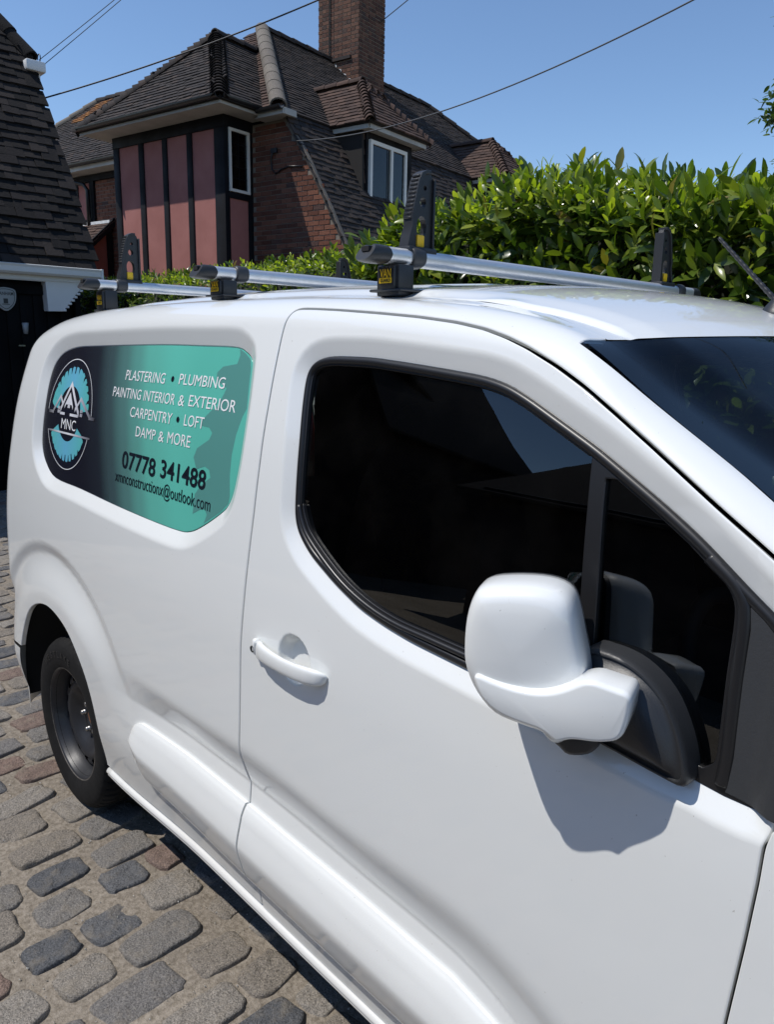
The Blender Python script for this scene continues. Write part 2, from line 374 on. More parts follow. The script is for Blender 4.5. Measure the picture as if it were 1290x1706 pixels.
def inside(p, L):
    x, y = p[:, 0], p[:, 1]; c = np.zeros(len(p), bool); n = len(L)
    for i in range(n):
        x1, y1 = L[i]; x2, y2 = L[(i+1) % n]
        if y1 == y2: continue
        k = ((y1 > y) != (y2 > y)) & (x < (x2-x1)*(y-y1)/(y2-y1)+x1); c ^= k
    return c
def dist_loop(p, L, closed=True):
    A = np.asarray(L, float); B = np.roll(A, -1, 0)
    if not closed: A = A[:-1]; B = B[:-1]
    best = np.full(len(p), 1e18); px, py = p[:, 0], p[:, 1]
    for (ax, ay), (bx, by) in zip(A, B):
        dx, dy = bx-ax, by-ay; l2 = dx*dx+dy*dy
        t = ((px-ax)*dx+(py-ay)*dy)*(1/max(l2, 1e-12)); np.clip(t, 0, 1, out=t)
        ex = px-ax-t*dx; ey = py-ay-t*dy; ex *= ex; ey *= ey; ex += ey; np.minimum(best, ex, out=best)
    return np.sqrt(best)
def body(hfun=None, off=0.0):
    """the body surface raised by hfun(u,v)+off along its normal"""
    def fn(u, v):
        X = P(u, v)
        if hfun is None and off == 0: return X
        h = off+(hfun(u, v) if hfun is not None else 0)
        return X+normal_of(P, u, v)*np.asarray(h)[..., None]
    return fn
_pc = {}
def panel(name, outer, holes, fn, m, parent, step=.014, lstep=.009, flange=.014, er=.0025, mirror=False, hole_flange=None, refine=(), rings=None, band=None):
    key = (name, len(outer), tuple(np.round(np.array(outer)[:3].ravel(), 5)))
    if mirror and key in _pc: return sheet_mirror(name, *_pc[key], m, parent)
    loops = [loop_resample(outer, lstep)]+[loop_resample(h, lstep) for h in holes]
    for i, L in enumerate(loops):
        if (area2(L) > 0) != (i == 0): loops[i] = L[::-1]       # outer ccw, holes cw: material on the left
    O_ = loops[0]; lo = O_.min(0); hi = O_.max(0)
    gx, gy = np.meshgrid(np.arange(lo[0]+step/2, hi[0], step), np.arange(lo[1]+step/2, hi[1], step))
    gx[1::2] += step/2
    g = np.stack([gx.ravel(), gy.ravel()], 1)
    for (u0, u1, v0, v1, st) in refine:
        g = g[~((g[:, 0] > u0) & (g[:, 0] < u1) & (g[:, 1] > v0) & (g[:, 1] < v1))]
        rx, ry = np.meshgrid(np.arange(u0, u1, st), np.arange(v0, v1, st)); rx[1::2] += st/2; g = np.concatenate([g, np.stack([rx.ravel(), ry.ravel()], 1)])
    ok = inside(g, O_)
    for h in loops[1:]: ok &= ~inside(g, h)
    g = g[ok]
    d = np.full(len(g), 1e9)
    for L in loops: d = np.minimum(d, dist_loop(g, L))
    g = g[d > er+.6*step]
    pts = []; edges = []; drop = []; nb = 0
    for L in loops:
        n = len(L); pts.append(L); edges += [(nb+i, nb+(i+1) % n) for i in range(n)]; drop += [er]*n; nb += n
    ring = [offset(L, er) for L in loops]
    for L in ring: pts.append(L); drop += [0]*len(L)
    if band:                                      # rows of points that follow a crease: band = (u0, u1, step, lines, keep-out lower line, upper line)
        u0, u1, st, lines, lo_f, hi_f = band
        if len(g): g = g[~((g[:, 0] > u0) & (g[:, 0] < u1) & (g[:, 1] > lo_f(g[:, 0])) & (g[:, 1] < hi_f(g[:, 0])))]
        for li, fz in enumerate(lines):
            ub_ = np.arange(u0, u1, st)+(st/2 if li % 2 else 0); R_ = np.stack([ub_, fz(ub_)], 1); R_ = R_[inside(R_, O_)]
            R_ = R_[dist_loop(R_, O_) > er+.003]; pts.append(R_); drop += [0]*len(R_)
    if rings:                                     # rows of points parallel to the edge of the first hole
        hl = loops[1]; far = max(rings)
        if len(g): g = g[dist_loop(g, hl) > far+.5*step]
        for dd in rings:
            R_ = offset(hl, dd)[::2 if dd > .012 else 1]; R_ = R_[inside(R_, O_)]
            R_ = R_[(dist_loop(R_, O_) > er+.004) & (dist_loop(R_, hl) > dd*.85)]
            pts.append(R_); drop += [0]*len(R_)
    pts.append(g); drop += [0]*len(g)
    A = np.concatenate(pts)
    v2, e2, f2, ov, oe, of = delaunay_2d_cdt([Vector(p) for p in A], edges, [], 0, 1e-6)
    V = np.array([tuple(p) for p in v2]); F = np.array([tuple(f) for f in f2])
    src = np.array([o[0] if len(o) else -1 for o in ov]); dr = np.array(drop)[src]; dr[src < 0] = er
    c = V[F].mean(1); ok = inside(c, O_)
    for h in loops[1:]: ok &= ~inside(c, h)
    F = F[ok]
    X = fn(V[:, 0], V[:, 1]); N = normal_of(fn, V[:, 0], V[:, 1])
    # boundary vertices roll inwards
    nb = sum(len(L) for L in loops); inv = {int(s): i for i, s in enumerate(src)}
    side = np.zeros((len(V), 3)); k = 0; J = []; E_ = []
    for L in loops:
        out = offset(L, -1.0)-L
        for i in range(len(L)):
            j = inv.get(k+i)
            if j is not None: J.append(j); E_.append(out[i])
        k += len(L)
    J = np.array(J); E_ = np.array(E_)*1e-3
    t = fn(V[J, 0]+E_[:, 0], V[J, 1]+E_[:, 1])-X[J]; side[J] = t/np.maximum(np.linalg.norm(t, axis=1, keepdims=True), 1e-12)
    hasS = np.linalg.norm(side, axis=1) > .5
    X2 = X-N*dr[:, None]; N2 = N.copy(); N2[hasS] = N[hasS]*.75+side[hasS]*.66
    N2 /= np.linalg.norm(N2, axis=1, keepdims=True)
    verts = list(X2); norms = list(N2); faces = [tuple(f) for f in F]
    k = 0
    for li, L in enumerate(loops):
        fl = flange if li == 0 or hole_flange is None else hole_flange
        if fl:
            idx = [inv.get(k+i) for i in range(len(L))]; idx = [i for i in idx if i is not None]; n = len(idx); b = len(verts)
            for j in idx: verts.append(X2[j]); norms.append(side[j])
            for j in idx: verts.append(X2[j]-N[j]*fl); norms.append(side[j])
            for i in range(n): faces.append((b+i, b+n+i, b+n+(i+1) % n, b+(i+1) % n))
        k += len(L)
    verts = np.array(verts); norms = np.array(norms)
    _pc[key] = (verts, faces, norms)
    if mirror: return sheet_mirror(name, verts, faces, norms, m, parent)
    return mk(name, verts, faces, m, parent, normals=norms)
def sheet_mirror(name, verts, faces, norms, m, parent):
    verts = np.array(verts).copy(); norms = np.array(norms).copy(); verts[:, 1] = 2*YC-verts[:, 1]; norms[:, 1] *= -1
    return mk(name, verts, [tuple(f)[::-1] for f in faces], m, parent, normals=norms)
def mirror_copy(o, parent):
    """the same part on the van's other side"""
    me = o.data.copy(); v = np.empty(len(me.vertices)*3); me.vertices.foreach_get('co', v); v = v.reshape(-1, 3)
    nn = [tuple(x.vector) for x in me.corner_normals] if me.has_custom_normals else None
    bm = bmesh.new(); bm.from_mesh(me)
    for q in bm.verts: q.co.y = 2*YC-q.co.y
    bm.free()
    vn = np.array([tuple(x.vector) for x in me.vertex_normals])
    if nn is not None:
        vn = np.zeros((len(me.vertices), 3))
        for lp, q in zip(me.loops, nn): vn[lp.vertex_index] = q
    F = [tuple(p.vertices) for p in me.polygons]; sm_ = [p.use_smooth for p in me.polygons]
    v[:, 1] = 2*YC-v[:, 1]; vn[:, 1] *= -1
    if nn is not None: r = mk(o.name.split('.')[0], v, [f[::-1] for f in F], me.materials[0] if me.materials else None, parent, normals=vn)
    else:
        r = mk(o.name.split('.')[0], v, [f[::-1] for f in F], me.materials[0] if me.materials else None, parent)
        r.data.polygons.foreach_set('use_smooth', sm_)
    return r
def grid_sheet(name, U, V, fn, m, parent, flip=False, mirror=False, both=False):
    """U,V: 2-D arrays"""
    nu, nv = U.shape; X = fn(U.ravel(), V.ravel()); N = normal_of(fn, U.ravel(), V.ravel())
    F = [(i*nv+j, (i+1)*nv+j, (i+1)*nv+j+1, i*nv+j+1) for i in range(nu-1) for j in range(nv-1)]
    if both:
        X2 = X.copy(); X2[:, 1] = 2*YC-X2[:, 1]; N2 = N.copy(); N2[:, 1] *= -1; n = len(X)
        F = F+[tuple(k+n for k in f[::-1]) for f in F]; X = np.concatenate([X, X2]); N = np.concatenate([N, N2])
    if mirror: return sheet_mirror(name, X, F, N, m, parent)
    return mk(name, X, F, m, parent, normals=N)
# ------------------------------------------------------------------ the van
van = thing('van', (1.4, YC, 0), 'white panel van with roof bars and a teal tradesman graphic on its side', 'van')
WIN = smooth_line(np.array(T['win']), .016); WIN = WIN[::4]; WLOW = np.array(T['winlow'])
# shut line round the front door
gl = np.array([(1.199, .288), (1.197, .36), (1.193, .46), (1.186, .56), (1.180, .65), (1.182, .72), (1.189, .80), (1.1945, .90), (1.199, 1.0), (1.209, 1.1), (1.218, 1.2), (1.2245, 1.31), (1.2265, 1.42), (1.2235, 1.54), (1.217, 1.65), (1.2135, 1.70), (1.2145, 1.728), (1.2195, 1.746), (1.231, 1.7565), (1.25, 1.7575)])
gtop = np.array([(1.29, 1.7565), (1.37, 1.7525), (1.50, 1.7437), (1.61, 1.7352), (1.708, 1.7245), (1.775, 1.713), (1.83, 1.6985), (1.88, 1.6815), (1.94, 1.6562), (1.9955, 1.6289), (2.06, 1.5928), (2.12, 1.5572), (2.176, 1.5227), (2.2278, 1.4905), (2.28, 1.459), (2.33, 1.428), (2.36, 1.408)])
gapc = smooth_line(np.concatenate([gl, gtop]), .010)
fr_ = smooth_line([(2.36, 1.408), (2.366, 1.36), (2.362, 1.25), (2.352, 1.1327), (2.346, 1.105), (2.3455, 1.055), (2.341, .9696), (2.3365, .9085), (2.3315, .8419), (2.326, .72), (2.322, .56), (2.321, .42), (2.322, .288)], .008)
win = np.concatenate([WIN, [(2.338, 1.352), (2.340, 1.340), (2.338, 1.20), (2.330, 1.1385)], WLOW[:3][::-1], [(2.12, 1.147), (2.0, 1.154)]])
vin = smooth_poly(T['vinyl'], True, 4)
GAPW = .0058
def bev(t):
    """flat chamfer with small rounded ends, 1 at t=0 and 0 at t=1"""
    t = np.asarray(t, float); r = .16; a = np.clip(1-t, -1, 2)
    return np.where(t > 1+r, 0, np.where(t > 1-r, (1+r-t)**2/(4*r), np.where(t < 0, 1, a)))
def near(u, v, L, m=.09):
    lo = L.min(0)-m; hi = L.max(0)+m; return (u > lo[0]) & (u < hi[0]) & (v > lo[1]) & (v < hi[1])
winc = loop_resample(win, .05); vinc = loop_resample(vin, .05)
def h_side(u, v):
    u = np.atleast_1d(np.asarray(u, float)); v = np.atleast_1d(np.asarray(v, float)); h = np.zeros(u.shape)
    k = near(u, v, vinc)
    if k.any():
        p = np.stack([u[k], v[k]], 1); d = dist_loop(p, vinc); d = np.where(inside(p, vinc), 0, d); h[k] -= .021*bev(d/.040)
    return h
def h_door(u, v):
    u = np.atleast_1d(np.asarray(u, float)); v = np.atleast_1d(np.asarray(v, float)); h = np.zeros(u.shape)
    k = near(u, v, winc)
    if k.any():
        p = np.stack([u[k], v[k]], 1); d = dist_loop(p, winc); d = np.where(inside(p, winc), 0, d); h[k] -= .017*bev(d/.034)
    r = np.hypot((u-1.405)/.058, (v-1.034)/.056); h -= .026*(1-sm((r-.62)/.38))
    return h
SIDE = body(h_side); DOOR = body(h_door)
BROWS = [(lambda u, a=a: ZCREA(u)+a*(ZBAND(u)+.030-ZCREA(u))) for a in (1.12, 1.0, .9, .8, .7, .6, .5, .4, .3, .2, .12, .06, .025)]+[(lambda u, d=d: ZCREA(u)-d) for d in (0, .003, .007, .014, .028, .045, .065, .082, .088, .096)]
B_LO = lambda u: ZCREA(u)-.104
B_HI = lambda u: ZCREA(u)+1.2*(ZBAND(u)+.030-ZCREA(u))
arch = smooth_poly([(-.452, .30), (-.433, .375), (-.402, .46), (-.346, .565), (-.24, .69), (-.12, .752), (.01, .766), (.15, .722), (.245, .622), (.293, .49), (.3045, .39), (.309, .292)], False, 6)
arch_b = arch[arch[:, 1] > .0]; iarch = [i for i, p in enumerate(arch_b) if p[1] > .498 or p[0] > 0]
def ditch_v(u):
    u = np.asarray(u, float); R = FILR(u); base = ZEDGE(u)-R+R*np.pi/2
    t = np.interp(u, [1.64, 1.72, 1.83, 1.907, 1.958], [1.8676, 1.8537, 1.8237, 1.7864, 1.7695])
    b0 = ZEDGE(1.64)-FILR(1.64)*(1-np.pi/2)
    return np.where(u < 1.64, base+(1.8676-b0), t)
du = np.linspace(1.958, -.70, 90)
ws_edge_u = np.linspace(1.957, 2.80, 40)
def ws_v(u): return np.interp(u, [1.9563, 2.0265, 2.1044, 2.177, 2.2281, 2.2751], [1.7001, 1.6645, 1.6229, 1.5843, 1.5555, 1.5233]) if u < 2.2751 else float(ZEDGE(u)+.0195)
ws_edge = np.array([(u, ws_v(float(u))) for u in ws_edge_u])
outer = np.concatenate([[(-.70, .50)], arch_b[iarch], [(1.190, .292)], offset(gapc, GAPW/2, False)[1:], [(2.364, 1.414), (2.45, 1.36), (2.80, 1.148)], ws_edge[::-1], np.stack([du, ditch_v(du)], 1)])
for mir in (False, True):
    o = panel('body_side', outer, [vin], SIDE, WHITE, van, mirror=mir, band=(.36, 1.19, .010, BROWS, B_LO, B_HI), rings=(.007, .014, .022, .030, .036, .041, .047, .054))
door_outer = np.concatenate([offset(gapc, -GAPW/2, False), fr_[1:]])
doors = []
for mir in (False, True):
    o = panel('front_door', door_outer, [win], DOOR, WHITE, van, mirror=mir, refine=[(1.33, 1.48, .96, 1.11, .005)], band=(1.20, 2.32, .010, BROWS, B_LO, B_HI), rings=(.006, .012, .019, .026, .031, .035, .040, .048)); doors.append(o)
o = None
# dark filler strips stand in for the shade inside the shut lines
def strip_behind(name, line, wdt, dep, m, parent, mirror):
    L = loop_resample(line, .015, False); a = offset(L, wdt, False); b = offset(L, -wdt, False)
    U = np.stack([a[:, 0], b[:, 0]], 1); V = np.stack([a[:, 1], b[:, 1]], 1)
    return grid_sheet(name, U, V, body(None, -dep), m, parent, mirror=mirror)
for mir in (False, True):
    strip_behind('shut_line_shade', np.concatenate([gapc, fr_[1:]]), .012, .0125, DARKGAP, van, mir)
# ---- window trim, glass
inl = T['wininlow']
topo = offset(WIN[(np.arange(len(WIN)) > len(WIN)//2) | (WIN[:, 1] > 1.34)], -.0165, False)
tl = topo[(topo[:, 0] < 2.020)]
main_g = np.concatenate([smooth_poly(inl, False, 4), [(1.93, 1.1925), (2.01, 1.1945), (2.058, 1.20), (2.0535, 1.27), (2.0489, 1.325), (2.0445, 1.37), (2.036, 1.455), (2.027, 1.534)], tl[::-1], ])
tq = topo[(topo[:, 0] > 2.060) & (topo[:, 0] < 2.20)]
quart_g = np.concatenate([[(2.0895, 1.163), (2.0812, 1.2688), (2.0722, 1.369), (2.062, 1.455), (2.0565, 1.506)], tq, smooth_poly([(2.225, 1.416), (2.247, 1.400), (2.261, 1.381), (2.266, 1.354), (2.268, 1.29), (2.272, 1.20), (2.271, 1.175), (2.258, 1.162)], False, 3)])
wl = loop_resample(win, .02)
def h_trim(u, v): return np.full(np.shape(np.atleast_1d(u)), -.0150)
QG = loop_resample(quart_g, .02)
for mir in (False, True):
    o = panel('window_trim', offset(loop_resample(win, .01), .0022 if area2(win) < 0 else -.0022), [main_g, quart_g], body(h_trim), RUBBER if True else None, van, step=.008, lstep=.006, flange=.010, er=.002, mirror=mir)
    panel('side_window', main_g, [], body(None, -.0235), GLASS_SIDE, van, step=.04, lstep=.02, flange=0, er=.001, mirror=mir)
    panel('quarter_window', quart_g, [], body(None, -.0235), GLASS_SIDE, van, step=.04, lstep=.02, flange=0, er=.001, mirror=mir)
# raised rubber bead round the opening and beside the quarter light
bead = smooth_line(np.concatenate([WIN, [(2.338, 1.352)]]), .006)
if area2(win) < 0: bead = offset(bead, -.0065, False)
else: bead = offset(bead, .0065, False)
bead2 = smooth_line([(2.222, 1.428), (2.257, 1.405), (2.274, 1.386), (2.279, 1.354), (2.281, 1.29), (2.286, 1.19), (2.284, 1.150)], .010)
def bead_tube(line, rad, off_, mir, flat=.7):
    fn = body(None, off_); X = fn(line[:, 0], line[:, 1]); N = normal_of(fn, line[:, 0], line[:, 1])
    if mir: X[:, 1] = 2*YC-X[:, 1]; N[:, 1] *= -1
    X = [Vector(p) for p in X]; pr_ = [(rad*math.cos(a), rad*flat*math.sin(a)) for a in np.linspace(0, 2*math.pi, 13)[:-1]]
    def frame(i):
        t = (X[min(i+1, len(X)-1)]-X[max(i-1, 0)]).normalized(); n_ = Vector(N[i]); return t.cross(n_).normalized(), n_
    MB().sweep(X, pr_, frame, smooth=True).build('weather_strip', RUBBER, van)
for mir in (False, True): bead_tube(bead, .0075, -.0155, mir); bead_tube(bead2, .009, -.0155, mir)
# second weather strip along the sill of the window
strip = smooth_poly(offset(np.array(inl), -.009, False), False, 4); strip = np.concatenate([strip, [(1.95, 1.184), (2.04, 1.182)]])
for mir in (False, True):
    pth = body(None, -.013)(strip[:, 0], strip[:, 1])
    if mir: pth[:, 1] = 2*YC-pth[:, 1]
    MB().tube(pth, .0055, 8).build('weather_strip', RUBBER, van)
# black triangle in front of the door
tri = [(2.290, 1.143), (2.293, 1.19), (2.288, 1.29), (2.287, 1.352), (2.280, 1.388), (2.335, 1.352), (2.38, 1.372), (2.45, 1.345), (2.78, 1.148), (2.70, 1.118), (2.356, 1.138)]
for mir in (False, True):
    panel('pillar_cover', tri, [], body(lambda u, v: -.0125+.0135*sm((np.atleast_1d(u)-2.318)/.03)), GREYPL, van, mirror=mir)
# ---- body-colour mouldings
MT = np.array([(.655, .582), (.9, .584), (1.208, .5816), (1.58, .573), (1.857, .5605), (1.95, .538), (2.04, .50), (2.11, .44)])
MBt = np.array([(.60, .432), (.66, .405), (.9, .385), (1.14, .374), (1.69, .367), (1.95, .366), (2.05, .37), (2.11, .385)])
def vt(u): return np.interp(u, MT[:, 0], MT[:, 1])
def vb(u): return np.interp(u, MBt[:, 0], MBt[:, 1])
PROF = table([(-.3, .014), (0, .014), (.06, .021), (.30, .0292), (.50, .0350), (.58, .0335), (.80, .0225), (.95, .0135), (1.0, .0075), (1.2, .0)], .012, .004)
TROW = np.concatenate([np.linspace(0, .08, 6), np.linspace(.12, .44, 8), np.linspace(.46, .56, 9), np.linspace(.60, .90, 8), np.linspace(.92, 1, 6)])
def moulding(u0, u1, round0, round1, mir):
    us = np.unique(np.concatenate([np.linspace(u0, u0+.02, 10), np.linspace(u0+.02, u0+.10, 16), np.linspace(u0+.1, u1-.1, 60), np.linspace(u1-.10, u1, 24)]))
    vs = []; nu = len(us); rows = [(0, -.02)]+[(t, None) for t in TROW]+[(1, -.02)]
    for u in us:
        k0 = math.sqrt(max(0, 1-((u0+round0-u)/round0)**2)) if round0 and u < u0+round0 else 1
        k1 = math.sqrt(max(0, 1-((u-u1+round1)/round1)**2)) if round1 and u > u1-round1 else 1
        k_ = max(.02, k0*k1); top, bot = float(vt(u)), float(vb(u)); c = bot+(top-bot)*(.56 if k0 < 1 else .4); e = min(1, .35+.65*k_**1.0)
        for t, h in rows:
            v = c+((bot+(top-bot)*t)-c)*k_; hh = h if h is not None else float(PROF(t))*e
            vs.append((u, v, hh))
    A = np.array(vs); X = P(A[:, 0], A[:, 1])+normal_of(P, A[:, 0], A[:, 1])*A[:, 2:3]; m_ = len(rows)
    F = [(i*m_+j, (i+1)*m_+j, (i+1)*m_+j+1, i*m_+j+1) for i in range(nu-1) for j in range(m_-1)]
    # closed ends where the strip meets the shut line
    n0 = len(X); ends = []
    for i in (0, nu-1):
        q = A[i*m_+1:(i+1)*m_-1].copy(); q[:, 2] = -.02; Y = P(q[:, 0], q[:, 1])+normal_of(P, q[:, 0], q[:, 1])*q[:, 2:3]; b0 = n0+len(ends); ends += list(Y)
        F += [(i*m_+1+j, i*m_+2+j, b0+j+1, b0+j) if i else (i*m_+2+j, i*m_+1+j, b0+j, b0+j+1) for j in range(m_-3)]
    X = np.concatenate([X, np.array(ends)])
    if mir: X[:, 1] = 2*YC-X[:, 1]
    o = MB().add(X, F, True).build('side_moulding', WHITE, van); o.data.set_sharp_from_angle(angle=math.radians(24))
PROF = table([(-.3, .011), (0, .011), (.05, .0185), (.30, .0280), (.50, .0345), (.56, .0330), (.80, .0215), (.96, .0120), (1.0, .0075), (1.2, .004)], .010, .002)
for mir in (False, True): moulding(.572, 1.1785, .085, 0, mir); moulding(1.1855, 2.118, 0, .06, mir)
# ---- sill
for mir in (False, True):
    xs = np.linspace(.318, 2.34, 60); ys = side_y(xs, np.full(60, .30))
    prof = [(.0, .0), (-.0035, -.003), (-.007, -.008), (-.0075, -.013), (-.005, -.018), (-.001, -.0205), (-.003, -.023), (-.003, -.026), (.004, -.029), (.02, -.03), (.05, -.03), (.05, .006), (.01, .006), (.008, .001)]
    pth = [(x, y, .2865) for x, y in zip(xs, ys)]
    if mir: pth = [(x, 2*YC-y, z) for x, y, z in pth]; prof = [(-a, b) for a, b in prof]
    MB().sweep(pth, prof, lambda i: (Vector((0, 1, 0)), Vector((0, 0, 1))), smooth=True).build('sill', WHITE, van)
# ---- roof, windscreen, bonnet : one top surface z(x, y)
def y_at(u, v): return P(u, v)[..., 1]
def top_fn(x, y):
    x = np.asarray(x, float); y = np.asarray(y, float)
    w_ = np.clip(1-((YC-y)/.735)**2, 0, 1)*sm((y-.19)/.15); xe = x-.10*w_*sm((x-1.2)/.7)
    # the roof pressing: raised field between two ditches
    z = ZEDGE(xe)+CROWN(xe)*w_
    return np.stack([x, y, z], -1)
def roof_fn(x, y):
    X = top_fn(x, y); yd = .262
    f = np.clip(np.asarray(y, float), 0, YC)
    X[..., 2] += (.005*sm((f-yd)/.012)-.004*np.exp(-((f-yd+.004)/.006)**2))*sm((1.965-X[..., 0]+.10*np.clip(1-((YC-f)/.735)**2, 0, 1))/.06)
    # shallow swages running along the roof
    for yc_ in (.42, .62, .82): X[..., 2] += .004*np.exp(-((f-yc_)/.028)**4)*sm((1.45-X[..., 0])/.08)*sm((X[..., 0]+.25)/.1)
    return X
def header_x(y): return 1.957+.10*np.clip(1-((YC-y)/.735)**2, 0, 1)*sm((y-.19)/.15)
yd0 = .20
xr_ = np.concatenate([np.linspace(-.50, 1.60, 70), np.linspace(1.62, 1.955, 40)])
fr = (xr_-xr_[0])/(xr_[-1]-xr_[0])
ye = y_at(xr_, ditch_v(xr_))-.002
yy = np.concatenate([np.linspace(0, .12, 26), np.linspace(.13, 1, 60)])
U = np.zeros((len(xr_), len(yy))); V = np.zeros_like(U)
for i in range(len(xr_)):
    V[i] = ye[i]+(YC-ye[i])*yy
    hx = header_x(V[i]); U[i] = xr_[i]+fr[i]**3*(hx-1.957+.005)
dz_edge = P(xr_, ditch_v(xr_))[:, 2]-.0008-roof_fn(xr_, ye)[:, 2]
def roof_fit(x, y):
    X = roof_fn(x, y); e = np.interp(X[..., 0], xr_, ye); X[..., 2] += np.interp(X[..., 0], xr_, dz_edge)*(1-sm((np.asarray(y, float)-e)/.045)); return X
ro = grid_sheet('roof_panel', U, V, roof_fit, WHITE, van, both=True)
wsu = np.linspace(0, 1, 50); yy = np.linspace(0, 1, 50)
U = np.zeros((50, 50)); V = np.zeros_like(U)
for i, t in enumerate(wsu):
    xb = 1.958+t*(2.86-1.958); e = float(P(np.array(xb), np.array(ws_v(xb)))[1])
    V[i] = e+.001+(YC-e)*yy; U[i] = header_x(V[i])+.004+t*(2.86-1.958)
ws_fn = lambda x, y: top_fn(x, y)-np.array([0, 0, .0012])
grid_sheet('windscreen', U, V, ws_fn, GLASS_WS, van, both=True)
# printed black border of the windscreen
fb = lambda x, y: top_fn(x, y)-np.array([0, 0, .004])
kv = 4; 
for mir in (False, True): grid_sheet('windscreen_border', U[:, :kv], V[:, :kv], fb, GLOSSBLK, van, mirror=mir)
grid_sheet('windscreen_border', U[:3, :], V[:3, :], lambda x, y: top_fn(x, y)-np.array([0, 0, .005]), GLOSSBLK, van, both=True)
grid_sheet('windscreen_border', U[-6:, :], V[-6:, :], lambda x, y: top_fn(x, y)-np.array([0, 0, .005]), GLOSSBLK, van, both=True)
# bonnet
U = np.zeros((30, 30)); V = np.zeros_like(U)
for i, t in enumerate(np.linspace(0, 1, 30)):
    xb = 2.885+t*.60; e = .17+.10*t
    V[i] = e+(YC-e)*np.linspace(0, 1, 30); U[i] = xb+.10*np.clip(1-((YC-V[i])/.735)**2, 0, 1)*(1-t*.4)
grid_sheet('bonnet', U, V, lambda x, y: top_fn(x, y)+np.array([0, 0, .003]), WHITE, van, both=True)
# front wings and nose (beyond the frame of the photograph)
ang = np.linspace(math.radians(188), math.radians(-8), 40)
archf = np.stack([2.728+.405*np.cos(ang), .33+.405*np.sin(ang)], 1)
ub = np.linspace(3.30, 2.86, 20)
wing = np.concatenate([[(2.3255, .292)], archf[archf[:, 1] > .272], [(3.30, .292)], np.stack([ub, ZEDGE(ub)+.04], 1), [(2.86, 1.165), (2.80, 1.143), (2.72, 1.113), (2.358, 1.130)], offset(fr_[fr_[:, 1] < 1.128], .0042, False)[:-1]])
for mir in (False, True):
    panel('front_wing', wing, [], body(), WHITE, van, mirror=mir, step=.025, lstep=.015)
    uu, vv = np.meshgrid(np.linspace(3.305, 4.35, 30), np.linspace(.25, .62, 12), indexing='ij'); grid_sheet('front_bumper', uu, vv, body(), WHITE if True else None, van, mirror=mir)
    uu, vv = np.meshgrid(np.linspace(3.95, 4.35, 14), np.linspace(.63, .78, 6), indexing='ij'); grid_sheet('grille', uu, vv, body(None, -.01), BLACKPL, van, mirror=mir)
    uu, vv = np.meshgrid(np.linspace(3.36, 3.90, 18), np.linspace(.63, .82, 8), indexing='ij'); grid_sheet('headlight', uu, vv, body(None, -.002), GLASS_WS, van, mirror=mir)
    uu, vv = np.meshgrid(np.linspace(3.36, 3.90, 18), np.linspace(.63, .82, 8), indexing='ij'); grid_sheet('headlight_bowl', uu, vv, body(None, -.05), ALU, van, mirror=mir)
# ---- rear: bumper, doors, lamps
for mir in (False, True):
    uu, vv = np.meshgrid(np.linspace(-1.43, -.405, 50), np.linspace(.20, .498, 10), indexing='ij')
    uu = np.maximum(uu, -1.43)
    for j in range(10):
        k = np.interp(vv[0, j], [.20, .27, .375, .46, .5], [-.462, -.452, -.433, -.402, -.388]); uu[:, j] = np.linspace(-1.43, k, 50)
    grid_sheet('rear_bumper', uu, vv, body(None, .001), WHITE, van, mirror=mir)
    uu, vv = np.meshgrid(np.linspace(YC-.003, .36, 20), np.linspace(.51, 1.58, 30), indexing='ij'); grid_sheet('rear_door', uu, vv, lambda y, z: np.stack([XREAR(z)-.002, y, z], -1), WHITE, van, mirror=mir)
    uu, vv = np.meshgrid(np.linspace(-.89, -.705, 10), np.linspace(.80, 1.45, 14), indexing='ij'); grid_sheet('tail_light', uu, vv, body(None, .006), simple('red_lens', (.35, .01, .01), .15) if not mir else MATS['red_lens'], van, mirror=mir)
    uu, vv = np.meshgrid(np.linspace(-.89, -.705, 10), np.linspace(.51, .80, 8), indexing='ij'); grid_sheet('rear_corner', uu, vv, body(), WHITE, van, mirror=mir)
# ---- underbody, wheel housings
b = MB(); b.box((1.4, YC, .31), (3.6, 1.20, .10)); b.box((1.33, YC, .31), (1.84, 1.66, .05)); b.build('underbody', UNDER, van)
def housing(cx, r, mir):
    b = MB(); n = 28; vs = []; fs = []
    for i in range(n+1):
        a = math.pi*(-.06+1.12*i/n)
        for y in (.045, .40): vs.append((cx+r*math.cos(a), (2*YC-y) if mir else y, .33+r*math.sin(a)))
    fs = [(2*i, 2*i+1, 2*i+3, 2*i+2) for i in range(n)]
    c = len(vs); vs.append((cx, (2*YC-.40) if mir else .40, .33)); fs += [(2*i+1, c, 2*i+3) for i in range(n)]
    b.add(vs, fs, True).build('wheel_housing', UNDER, van, fix=False)
for mir in (False, True): housing(-.06, .452, mir); housing(2.728, .415, mir)
